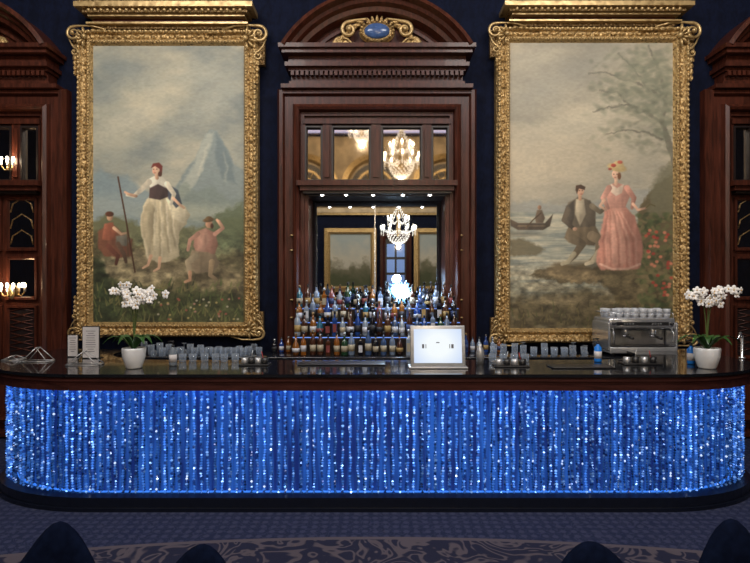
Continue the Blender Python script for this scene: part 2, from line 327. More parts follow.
# ---------------------------------------------------------------- painting raster
def lin(c):
    c=np.asarray(c,float)/255.; return np.where(c<=.04045,c/12.92,((c+.055)/1.055)**2.4)
class Cv:
    def __init__(s,x0,x1,y0,y1,res=2,seed=1):
        s.b=(x0,x1,y0,y1); s.W=int((x1-x0)*res)+1; s.H=int((y1-y0)*res)+1
        s.X,s.Y=np.meshgrid(np.linspace(x0,x1,s.W),np.linspace(y0,y1,s.H)); s.img=np.zeros((s.H,s.W,3)); s.rng=np.random.RandomState(seed)
        s.jx=(s.noise(5,3)-.5); s.jy=(s.noise(5,3)-.5); s.fold=s.noise(4.2,2,2.6); s.fold=(s.fold-s.fold.mean())/s.fold.std(); s.shade=0
    def noise(s,cell,octv=4,ay=1.0):
        out=np.zeros((s.H,s.W)); amp=1;tot=0
        for o in range(octv):
            c=cell/2**o
            gx=(s.X-s.b[0])/c; gy=(s.Y-s.b[2])/(c*ay)
            nx=int(gx.max())+3; ny=int(gy.max())+3
            g=s.rng.rand(ny,nx); ix=gx.astype(int); iy=gy.astype(int); fx=gx-ix; fy=gy-iy
            fx=fx*fx*(3-2*fx); fy=fy*fy*(3-2*fy)
            v=(g[iy,ix]*(1-fx)+g[iy,ix+1]*fx)*(1-fy)+(g[iy+1,ix]*(1-fx)+g[iy+1,ix+1]*fx)*fy
            out+=v*amp; tot+=amp; amp*=.55
        return out/tot
    def bl(s,mask,col,a=1,bb=None):
        m=np.clip(mask,0,1)[...,None]*a; col=np.asarray(col,float)
        if s.shade and bb is not None:
            u=np.clip((s.X-bb[0])/(bb[1]-bb[0]+.01),0,1); v=np.clip((s.Y-bb[2])/(bb[3]-bb[2]+.01),0,1)
            sh=(1.17-.36*u*s.shade-.12*v)*(1+.05*s.shade*s.fold); col=col*sh[...,None]
        s.img=s.img*(1-m)+col*m
    def ell(s,cx,cy,rx,ry,col,ang=0,soft=1.,a=1,rough=0):
        c,n=math.cos(math.radians(ang)),math.sin(math.radians(ang))
        X=s.X+s.jx*rough-cx; Y=s.Y+s.jy*rough-cy; u=X*c+Y*n; v=-X*n+Y*c
        d=(np.sqrt((u/rx)**2+(v/ry)**2)-1)*min(rx,ry); s.bl(.5-d/soft,col,a,(cx-rx,cx+rx,cy-ry,cy+ry))
    def poly(s,pts,col,soft=1.,a=1,rough=0):
        X=s.X+s.jx*rough; Y=s.Y+s.jy*rough; n=len(pts); D=np.full(X.shape,1e9); ins=np.zeros(X.shape,bool)
        for i in range(n):
            x0,y0=pts[i]; x1,y1=pts[(i+1)%n]; ex,ey=x1-x0,y1-y0
            t=np.clip(((X-x0)*ex+(Y-y0)*ey)/(ex*ex+ey*ey+1e-9),0,1)
            D=np.minimum(D,(X-x0-t*ex)**2+(Y-y0-t*ey)**2)
            if y0!=y1:
                cnd=((y0>Y)!=(y1>Y))&(X<ex*(Y-y0)/(y1-y0)+x0); ins^=cnd
        d=np.sqrt(D); d=np.where(ins,-d,d)
        xs=[p[0] for p in pts]; ys=[p[1] for p in pts]; s.bl(.5-d/soft,col,a,(min(xs),max(xs),min(ys),max(ys)))
    def line(s,pts,w,col,a=1,soft=.9,rough=0):
        X=s.X+s.jx*rough; Y=s.Y+s.jy*rough
        if not hasattr(w,'__len__'): w=[w]*len(pts)
        best=np.full(X.shape,1e9)
        for i in range(len(pts)-1):
            x0,y0=pts[i]; x1,y1=pts[i+1]; ex,ey=x1-x0,y1-y0
            t=np.clip(((X-x0)*ex+(Y-y0)*ey)/(ex*ex+ey*ey+1e-9),0,1)
            d=np.sqrt((X-x0-t*ex)**2+(Y-y0-t*ey)**2)-(w[i]+(w[i+1]-w[i])*t)/2
            best=np.minimum(best,d)
        xs=[p[0] for p in pts]; ys=[p[1] for p in pts]; s.bl(.5-best/soft,col,a,(min(xs)-1,max(xs)+2,min(ys),max(ys)))
    def build(s,name,YP,gain=1.0,parent=None):
        im=lin(np.clip(s.img,0,255))*gain; im=np.clip(im,0,.93)
        H,W=s.H,s.W
        vx=WX(s.X,YP).ravel(); vz=WZ(s.Y,YP).ravel()
        co=np.stack([vx,np.full(vx.shape,YP),vz],1).astype(np.float32)
        me=bpy.data.meshes.new(name)
        me.vertices.add(H*W); me.vertices.foreach_set('co',co.ravel())
        idx=np.arange(H*W).reshape(H,W)
        q=np.stack([idx[1:,:-1],idx[1:,1:],idx[:-1,1:],idx[:-1,:-1]],-1).reshape(-1,4)
        nf=len(q); me.loops.add(nf*4); me.loops.foreach_set('vertex_index',q.ravel().astype(np.int32))
        me.polygons.add(nf); me.polygons.foreach_set('loop_start',np.arange(0,nf*4,4,dtype=np.int32))
        me.update(calc_edges=True)
        ca=me.color_attributes.new('Col','FLOAT_COLOR','POINT')
        c4=np.ones((H*W,4),np.float32); c4[:,:3]=im.reshape(-1,3); ca.data.foreach_set('color',c4.ravel())
        me.materials.append(M['canvas']); o=bpy.data.objects.new(name,me); bpy.context.collection.objects.link(o)
        if parent:o.parent=parent
        return o
def mixc(a,b,t): return np.asarray(a)[None,None,:]*(1-t[...,None])+np.asarray(b)[None,None,:]*t[...,None]

def paint_left():
    c=Cv(92,244,45,323,2,3)
    n=c.noise(60,5,.6); n2=c.noise(22,4,.5)
    t=np.clip((n*.7+n2*.3-.34)*2.6,0,1)
    c.img=mixc((134,142,140),(192,186,166),t)
    g=np.clip((c.Y-45)/150,0,1); c.img=c.img*(.88+.13*g[...,None])
    c.ell(150,95,40,16,(204,196,172),-15,22,.5,8); c.ell(210,75,26,12,(200,194,174),10,18,.4,8); c.ell(110,135,22,25,(190,186,166),0,25,.5,6)
    c.ell(120,70,30,12,(124,134,136),20,18,.45,8); c.ell(190,118,28,8,(136,144,142),-20,14,.45,8); c.ell(215,100,20,10,(206,200,180),-30,14,.4,8)
    c.ell(130,120,25,8,(206,200,182),-25,14,.35,8); c.ell(105,95,16,8,(134,142,142),-25,12,.4,8)
    c.poly([(90,178),(100,170),(113,178),(128,176),(142,188),(156,196),(156,240),(90,240)],(132,150,158),5,.8,5)
    c.poly([(150,222),(166,198),(178,184),(188,166),(196,158),(202,143),(206,134),(209,130),(217,130),(221,139),(229,150),(234,164),(246,172),(246,230),(150,230)],(134,145,145),2.5,1,3)
    c.poly([(194,164),(202,143),(207,133),(214,132),(210,150),(203,170),(190,192),(174,206),(180,186)],(176,179,168),3,.8,4)
    c.poly([(217,133),(222,142),(231,158),(236,185),(222,178),(215,156)],(106,121,127),3,.7,4)
    c.line([(208,144),(204,158),(198,174)],[1,2.4,3],(192,192,178),.6,2,3); c.line([(223,152),(227,166),(225,180)],[1,2.4,3],(156,163,156),.6,2,3)
    c.poly([(170,195),(184,182),(196,192),(212,186),(228,200),(244,198),(244,225),(165,225)],(122,134,126),5,.6,6)
    c.ell(190,212,50,7,(172,174,158),0,10,.7,8); c.ell(110,205,24,9,(164,172,168),0,12,.6,8)
    c.poly([(90,222),(110,214),(135,222),(160,232),(200,226),(246,214),(246,330),(90,330)],(112,114,86),5,1,8)
    c.poly([(215,215),(246,203),(246,250),(205,245)],(92,102,76),5,.8,8)
    c.poly([(90,232),(120,236),(150,250),(200,262),(246,250),(246,330),(90,330)],(94,88,64),5,1,10)
    c.poly([(96,262),(120,252),(150,250),(185,262),(196,275),(160,284),(110,280)],(150,138,110),6,.85,10)
    c.poly([(185,272),(215,262),(240,270),(246,290),(200,292)],(130,118,92),6,.8,10)
    c.poly([(90,285),(120,282),(160,292),(200,290),(246,296),(246,330),(90,330)],(66,70,46),8,1,10)
    c.poly([(90,255),(103,262),(112,285),(118,323),(90,325)],(50,58,40),6,.9,10)
    m=c.noise(7,4,.7); m=(m-m.mean())/m.std(); mask=np.clip((c.Y-222)/25,0,1)
    c.img*=(1+.15*mask*m)[...,None]
    rg=c.rng
    for _ in range(190):
        x=rg.uniform(94,243); y=rg.uniform(284,322); col=[(78,92,54),(104,112,68),(46,54,36),(124,118,76)][rg.randint(4)]
        c.line([(x,y),(x+rg.uniform(-4,4),y-rg.uniform(3,9))],[1.6,.4],col,.8)
    for _ in range(34):
        x=rg.uniform(150,240); y=rg.uniform(298,320); col=[(190,140,130),(196,186,164),(164,86,76),(186,166,110)][rg.randint(4)]
        c.ell(x,y,1.2,1.0,col,0,.9,.8)
    c.shade=.9
    c.ell(107,240,9,18,(84,88,66),0,5,.5,5)
    c.poly([(98,232),(106,224),(116,226),(124,236),(133,240),(132,256),(120,258),(104,256),(98,248)],(126,82,64),1.8,.95,2.5)
    c.poly([(104,224),(113,222),(117,232),(112,240),(102,240)],(164,100,78),1.4,1,1.5)
    c.poly([(116,236),(126,235),(131,240),(126,246),(116,245)],(112,108,98),1.8,1,1)
    c.line([(118,244),(124,254),(126,262)],[5,4,3],(96,74,60)); c.line([(108,246),(118,256),(116,264)],[5,4,3],(104,64,52))
    c.ell(110,217,3.2,4,(206,164,132)); c.ell(109.5,214,4.2,2.6,(96,58,42)); c.line([(114,228),(121,234),(127,233)],[3.4,2.4,1.8],(198,160,132))
    c.line([(127,226),(128,256)],1,(90,70,50))
    c.ell(160,266,26,5,(80,72,54),0,5,.6)
    # skirt billowing to the right
    c.poly([(150,196),(168,195),(177,203),(186,207),(190,215),(186,224),(180,232),(178,246),(180,256),(170,261),(158,263),(147,258),(143,242),(140,224),(143,206)],(194,182,154),1.6,1,2)
    c.poly([(166,198),(182,205),(190,214),(184,224),(172,218)],(214,203,176),1.8,.9,2)
    c.poly([(150,200),(156,212),(154,235),(150,257),(145,242),(141,224),(144,208)],(162,150,124),3,.7,2)
    for (a,b2) in [((158,202),(160,256)),((164,204),(169,252)),((170,210),(175,246)),((153,206),(153,250))]:
        mid=((a[0]+b2[0])/2+rg.uniform(-2,2),(a[1]+b2[1])/2)
        c.line([a,mid,b2],[.8,1.8,1.2],(148,136,110),.5,1.6,2); c.line([(a[0]+2.6,a[1]),(mid[0]+2.6,mid[1]),(b2[0]+2.4,b2[1])],[.8,1.8,1.2],(224,214,188),.5,1.6,2)
    c.poly([(150,182),(158,178),(168,184),(170,196),(160,200),(149,198)],(78,62,60),1.2)
    c.poly([(168,184),(178,190),(182,204),(176,208),(168,198)],(66,74,88),1.2,.9)
    c.poly([(147,180),(154,176),(163,177),(169,183),(166,188),(158,184),(150,188)],(228,222,206),1.2)
    c.line([(149,182),(141,190),(134,196),(127,195)],[6,5,3.6,2.8],(220,210,190)); c.line([(136,196),(128,194),(125,192)],[3,2.6,2.2],(210,170,142))
    c.line([(167,184),(174,194),(171,204)],[5.6,4.4,3],(220,210,190)); c.line([(173,198),(180,205),(184,208)],[3,2.6,2],(210,170,142))
    c.line([(157,178),(156.5,173)],[3.6,3.4],(204,164,136))
    c.shade=.5
    c.ell(156,170,3.6,4.7,(220,182,154),10); c.ell(153.8,171,1.6,2.0,(206,150,128),0,1.2,.5)
    c.poly([(151,168),(153,163.5),(159,162.5),(162.5,166),(162,173),(160,176),(159.6,169),(155,166)],(112,50,42),1); c.ell(160,174,2,2.6,(86,52,38))
    c.ell(153.6,169.2,.5,.4,(80,54,44)); c.ell(156.8,169.2,.5,.4,(80,54,44)); c.ell(154.8,172.8,.8,.35,(170,80,72))
    c.line([(160,258),(159,268),(154,271)],[3.6,2.6,2],(204,166,138)); c.line([(151,256),(148,265),(143,268)],[3.6,2.6,2],(196,158,132))
    c.line([(118,177),(126,220),(135,272)],1.5,(72,46,32))
    c.shade=.9
    c.ell(205,276,22,5,(70,62,46),0,5,.6)
    c.poly([(196,232),(206,228),(216,233),(218,246),(214,256),(198,256),(193,246)],(166,124,108),1.5,1,1.5)
    c.poly([(198,232),(206,229),(210,240),(203,254),(197,250)],(188,148,130),2.2,.7)
    c.poly([(192,250),(214,254),(220,262),(214,272),(196,274),(186,264)],(138,122,100),1.5,1,2.5)
    c.line([(196,256),(188,262),(190,275)],[7,6,4],(158,144,120)); c.line([(190,272),(190,280),(185,282)],[3.4,3,2.4],(196,152,122))
    c.line([(212,262),(210,275),(216,279)],[6,4,3],(146,126,100))
    c.line([(198,234),(190,240),(188,250)],[4.6,3.8,3],(184,140,122)); c.line([(215,234),(223,228),(219,221)],[4.4,3.4,2.6],(182,138,120)); c.line([(222,227),(217,220)],2.6,(200,158,130))
    c.ell(209,224,3.5,4.2,(194,148,120)); c.ell(208.5,220,5.6,2.2,(104,82,54),-8); c.ell(209,218.6,3.4,2.4,(112,88,58)); c.ell(212,226,1.6,2.6,(80,52,38))
    c.shade=0
    br=c.noise(3,2,.5); c.img*=(.95+.10*br)[...,None]
    c.img*=np.array([1.0,.99,.96])
    return c
def paint_right():
    c=Cv(509,673,42,329,2,11)
    n=c.noise(70,5,.5); n2=c.noise(24,3,.4); t=np.clip((n*.7+n2*.3-.3)*2.2,0,1)
    c.img=mixc((160,156,144),(198,188,168),t)
    g=np.clip((c.Y-42)/170,0,1); c.img*=(.85+.16*g)[...,None]
    c.ell(560,160,50,26,(214,198,172),-10,30,.5,10); c.ell(540,90,36,16,(152,152,146),-20,26,.45,10); c.ell(590,120,34,12,(204,196,176),-30,18,.45,8)
    c.ell(550,125,30,8,(208,198,176),-25,14,.4,8); c.ell(530,60,30,10,(188,182,166),-10,16,.4,8); c.ell(600,60,30,9,(146,146,140),-20,16,.35,8)
    c.poly([(509,204),(530,200),(560,206),(600,200),(640,190),(675,186),(675,216),(509,216)],(146,150,150),4,.6,6)
    wv=c.noise(24,3,.12)
    wc=mixc((138,144,138),(196,190,170),np.clip((wv-.3)*2.2,0,1)); k=np.clip((c.Y-211)/2,0,1)[...,None]; c.img=c.img*(1-k)+wc*k
    k=np.clip((c.Y-262)/50,0,1)[...,None]; c.img=c.img*(1-k*.55)+np.array((92,84,60))*k*.55
    rg=c.rng
    def tree(pts,w): c.line(pts,w,(92,90,80),.75,1.6,4)
    tree([(676,165),(668,140),(662,120),(666,95),(660,70),(648,45)],[8,6,5,4,3,2])
    tree([(664,124),(646,112),(628,104),(608,108),(592,112)],[4,3,2.4,1.6,.8]); tree([(664,98),(646,86),(626,80),(604,72),(588,74)],[3.4,2.6,2,1.2,.8])
    tree([(662,140),(645,132),(622,130),(606,134)],[3,2.2,1.4,.8]); tree([(646,86),(632,66),(618,54)],[2,1.4,.8]); tree([(630,104),(616,92),(600,90)],[1.8,1.2,.7])
    for _ in range(560):
        x=672-abs(rg.normal(0,34)); y=90+rg.normal(0,30)
        if x<582 or y>155: continue
        c.ell(x,y,rg.uniform(2,5.5),rg.uniform(1,2.8),[(130,132,116),(116,120,104),(150,148,130),(104,108,94)][rg.randint(4)],rg.uniform(-40,40),2.4,.45)
    c.poly([(676,170),(655,186),(640,205),(634,240),(620,262),(590,268),(560,266),(536,270),(530,276),(560,282),(600,284),(612,292),(625,329),(676,329)],(98,88,66),3,1,7)
    c.poly([(676,160),(660,170),(650,190),(648,215),(676,215)],(112,110,90),6,.8,8)
    c.poly([(535,272),(556,264),(585,266),(604,276),(596,284),(566,281)],(136,120,92),3,.9,5)
    c.poly([(509,240),(524,238),(536,246),(546,250),(536,256),(509,256)],(112,104,82),3,.85,5)
    c.poly([(509,300),(540,294),(590,290),(640,304),(676,300),(676,330),(509,330)],(84,74,52),10,.8,10)
    c.ell(560,300,30,4,(150,136,108),0,5,.5,6); c.ell(545,286,22,3,(170,156,126),0,4,.4,6)
    m=c.noise(7,4,.6); m=(m-m.mean())/m.std(); mask=np.clip((c.Y-255)/20,0,1)
    c.img*=(1+.13*mask*m)[...,None]
    for _ in range(280):
        x=rg.uniform(638,673); y=rg.uniform(214,322)
        c.ell(x,y,rg.uniform(1.5,4),rg.uniform(1,2.6),[(78,88,58),(58,68,46),(100,104,70),(120,112,80)][rg.randint(4)],rg.uniform(-60,60),1.4,.7)
    for _ in range(40):
        x=rg.uniform(646,672); y=rg.uniform(228,296); c.ell(x,y,1.8,1.5,[(184,84,66),(204,128,104),(160,64,56)][rg.randint(3)],0,1.1,.85)
    for _ in range(80):
        x=rg.uniform(510,640); y=rg.uniform(306,327); c.line([(x,y),(x+rg.uniform(-4,4),y-rg.uniform(3,8))],[1.2,.4],[(80,84,52),(110,100,66),(62,58,40)][rg.randint(3)],.8)
    c.shade=.9
    c.poly([(510,219),(518,223),(545,223),(553,214),(550,226),(543,230),(518,230),(511,226)],(92,80,68),1.2)
    c.line([(518,226),(545,226)],1,(140,122,98),.7); c.poly([(535,218),(537,210),(542,210),(545,218),(543,223),(536,223)],(116,100,84),1.2); c.ell(539.5,207.5,1.9,2.3,(164,128,104)); c.line([(541,213),(533,220),(526,228)],1.2,(96,78,60))
    c.ell(520,234,18,2,(112,106,92),0,3,.5)
    c.ell(588,266,30,5,(74,64,48),0,5,.6)
    c.poly([(568,203),(578,197),(590,200),(596,212),(596,232),(582,238),(570,232),(565,216)],(108,98,84),1.5,1,2)
    c.poly([(576,199),(584,199),(586,214),(580,226),(575,214)],(184,172,150),1.5)
    c.poly([(566,206),(574,201),(574,218),(570,230),(564,220)],(92,84,74),1.5)
    c.poly([(568,228),(596,226),(602,238),(594,246),(572,244),(564,238)],(118,104,84),1.5,1,2)
    c.line([(592,236),(600,240),(598,254),(590,262)],[10,9,6,4],(126,112,92)); c.line([(572,238),(582,244),(574,256),(568,262)],[9,8,6,4],(108,96,78))
    c.line([(598,252),(592,262),(586,264)],[5,4.4,3.4],(184,172,148)); c.line([(574,254),(568,262),(562,264)],[5,4,3.4],(176,166,142))
    c.line([(568,210),(564,220),(573,228)],[6,5,3.6],(98,88,76)); c.line([(592,206),(600,212),(606,208)],[5.6,4.4,3],(112,102,86)); c.ell(607,207,2.2,1.8,(200,160,134)); c.ell(575,229,2.4,1.8,(200,160,134))
    c.shade=.5
    c.line([(580,199),(580,195)],3.4,(190,150,124)); c.ell(580.5,191,3.6,4.7,(204,164,138),8); c.poly([(575.5,190),(576,185.5),(581,184.5),(585.5,187),(584.6,190),(579,188.5),(577,194)],(76,58,46),1)
    c.ell(582.3,190.6,.5,.4,(70,50,40)); c.ell(579.5,190.6,.5,.4,(70,50,40)); c.ell(581.5,194,.9,.35,(150,80,70))
    c.shade=.9
    c.poly([(606,206),(624,204),(634,216),(640,232),(643,252),(640,268),(622,271),(602,270),(596,262),(599,244),(602,224)],(184,132,118),1.6,1,3)
    c.poly([(612,208),(622,208),(628,232),(630,262),(616,266),(608,262),(608,232)],(206,158,142),4,.7,2)
    for xx in (604,611,619,627,634):
        c.line([(613+(xx-618)*.4,212),(xx-1,240),(xx,266)],[.7,1.8,1.6],(156,102,90),.5,1.8,2); c.line([(615+(xx-618)*.4,212),(xx+2,240),(xx+3,266)],[.7,1.6,1.4],(218,176,160),.4,1.8,2)
    c.line([(600,264),(612,269),(628,269),(640,264)],2,(212,182,166),.6,1.4)
    c.poly([(608,186),(616,182),(626,186),(630,196),(625,208),(609,208),(606,196)],(200,150,136),1.4)
    c.poly([(611,184),(617,188),(624,184),(622,193),(616,196),(611,192)],(222,204,186),1.2,.9)
    c.line([(609,188),(603,198),(608,208)],[6,5,3.4],(196,148,134)); c.line([(604,200),(600,206),(606,210)],[3,2.6,2.2],(214,176,152))
    c.line([(627,188),(634,198),(632,208)],[6,5,3],(188,138,124)); c.line([(633,204),(638,210),(646,208)],[3,2.6,2],(210,170,148))
    c.shade=.5
    c.line([(616,184),(616,178)],3.4,(214,176,152)); c.ell(615.5,174.5,3.6,4.7,(220,182,158),-8); c.ell(619.3,176,1.8,3.6,(110,74,50))
    c.ell(617,167.5,9.5,4,(186,164,118),12,1.4); c.ell(618.5,164.8,5.2,4,(196,174,128),8,1.2); c.ell(613.5,165.4,2.6,1.8,(170,76,64)); c.ell(620,162.2,2.6,1.7,(186,100,82)); c.ell(610,169,1.8,1.2,(160,78,66))
    c.ell(613.8,174.2,.5,.4,(80,54,44)); c.ell(617,174.2,.5,.4,(80,54,44)); c.ell(615.2,177.4,.8,.35,(170,84,74))
    c.line([(646,208),(650,204),(655,206)],1,(90,80,50)); c.shade=0
    br=c.noise(3,2,.5); c.img*=(.95+.10*br)[...,None]; c.img*=np.array([1.0,.985,.945])
    return c

# ---------------------------------------------------------------- gilt frames
def gilt_frame(nm,ix0,ix1,iy0,iy1,cv,cor):
    root=empty(nm)
    YP=6.43; k=YP/F
    cv.build('painted_canvas',YP,1.1,root)
    mb=MB(); px=k
    wL=15.5*px
    x0,x1=WX(ix0,YP)-wL,WX(ix1,YP)+wL; z1,z0=WZ(iy0,YP)+wL*.95,WZ(iy1,YP)-wL*.95
    pr=[(0,0.001),(0,.1),(.02,.135),(.045,.14),(.06,.11),(.1,.095),(.125,.12),(.15,.12),(.165,.085),(wL,.055),(wL,.005)]
    mb.frame(x0,x1,z0,z1,pr,M['gold'],6.5)
    def row(inset,step,r,dep,mat):
        a0,a1,b0,b1=x0+inset,x1-inset,z0+inset,z1-inset
        n=int((a1-a0)/step)
        for i in range(n+1):
            x=a0+(a1-a0)*i/n
            for z in(b0,b1): mb.ell((x,6.5-dep,z),(step*.42,r,r),mat,6,4)
        n=int((b1-b0)/step)
        for i in range(1,n):
            z=b0+(b1-b0)*i/n
            for x in(a0,a1): mb.ell((x,6.5-dep,z),(r,r,step*.42),mat,6,4)
    row(.032,.06,.02,.14,M['gold_s']); row(.137,.035,.012,.122,M['gold_s']); row(.082,.1,.022,.1,M['gold'])
    def ear(ex,ez,sx,sz,R):
        ex-=sx*R*.75
        mb.box(ex-sx*.02,ex+sx*R*1.5,6.42,6.49,ez-sz*R*4.0,ez-sz*R*.3,M['gold_d'])
        mb.spiral(ex+sx*R*.95,ez-sz*R*.7,R,math.pi/2*sz,1.6,-sx*sz,6.36,R*.22,M['gold_s'],
                  tail=[(ex-sx*R*3.4,6.37,ez-sz*R*.1),(ex-sx*R*1.6,6.36,ez+sz*R*.35),(ex,6.36,ez+sz*R*.38)])
        mb.spiral(ex+sx*R*.9,ez-sz*R*3.2,R*.55,math.pi/2*sz,1.4,sx*sz,6.37,R*.16,M['gold_s'],
                  tail=[(ex+sx*R*1.75,6.37,ez-sz*R*1.2),(ex+sx*R*1.35,6.37,ez-sz*R*2.1)])
        for q in range(6):
            a=math.radians(-80+q*32); mb.ell((ex-sx*R*.6+sx*math.cos(a)*R*.9,6.35,ez-sz*R*1.2+math.sin(a)*R*.9*sz),(R*.55,.03,R*.17),M['gold_s'],8,5,Matrix.Rotation(-a*sx*sz,3,'Y'))
        mb.ell((ex-sx*R*.6,6.34,ez-sz*R*1.2),(R*.35,.04,R*.35),M['gold_s'])
        for q in range(5): mb.ell((ex-sx*(R*1.8+q*R*.75),6.355,ez-sz*R*(.35+.05*q)),(R*.42,.03,R*.24*(1-q*.12)),M['gold'])
        for q in range(4): mb.ell((ex+sx*R*.75,6.36,ez-sz*R*(4.1+q*.7)),(R*.3*(1-q*.12),.03,R*.38),M['gold'])
    ear(x1,z1,1,1,.1); ear(x0,z1,-1,1,.085); ear(x1,z0,1,-1,.075); ear(x0,z0,-1,-1,.075)
    c0,c1=WX(cor[0],6.3),WX(cor[1],6.3); zb=z1+.01
    zt=WZ(1,6.25); H=zt-zb
    for (ins,a,b,d,mt) in [(.13,0,.12,.12,'gold_d'),(.08,.12,.2,.18,'gold_s'),(.14,.2,.42,.13,'wood'),(.11,.42,.52,.2,'gold_s'),(.07,.52,.68,.24,'gold_d'),(.0,.68,.9,.3,'gold_s'),(.03,.9,1.0,.27,'gold_d')]:
        mb.box(c0+ins,c1-ins,6.499-d,6.499,zb+a*H,zb+b*H,M[mt])
    n=int((c1-c0-.3)/.07)
    for i in range(n+1): mb.ell((c0+.15+(c1-c0-.3)*i/n,6.5-.25,zb+H*.6),(.024,.025,.025),M['gold_s'],6,4)
    mb.obj('gilt_moulding',root)
gilt_frame('gilt_framed_painting',94,243,46,322,paint_left(),(78,254))
gilt_frame('gilt_framed_painting',511,672,43,328,paint_right(),(503,690))

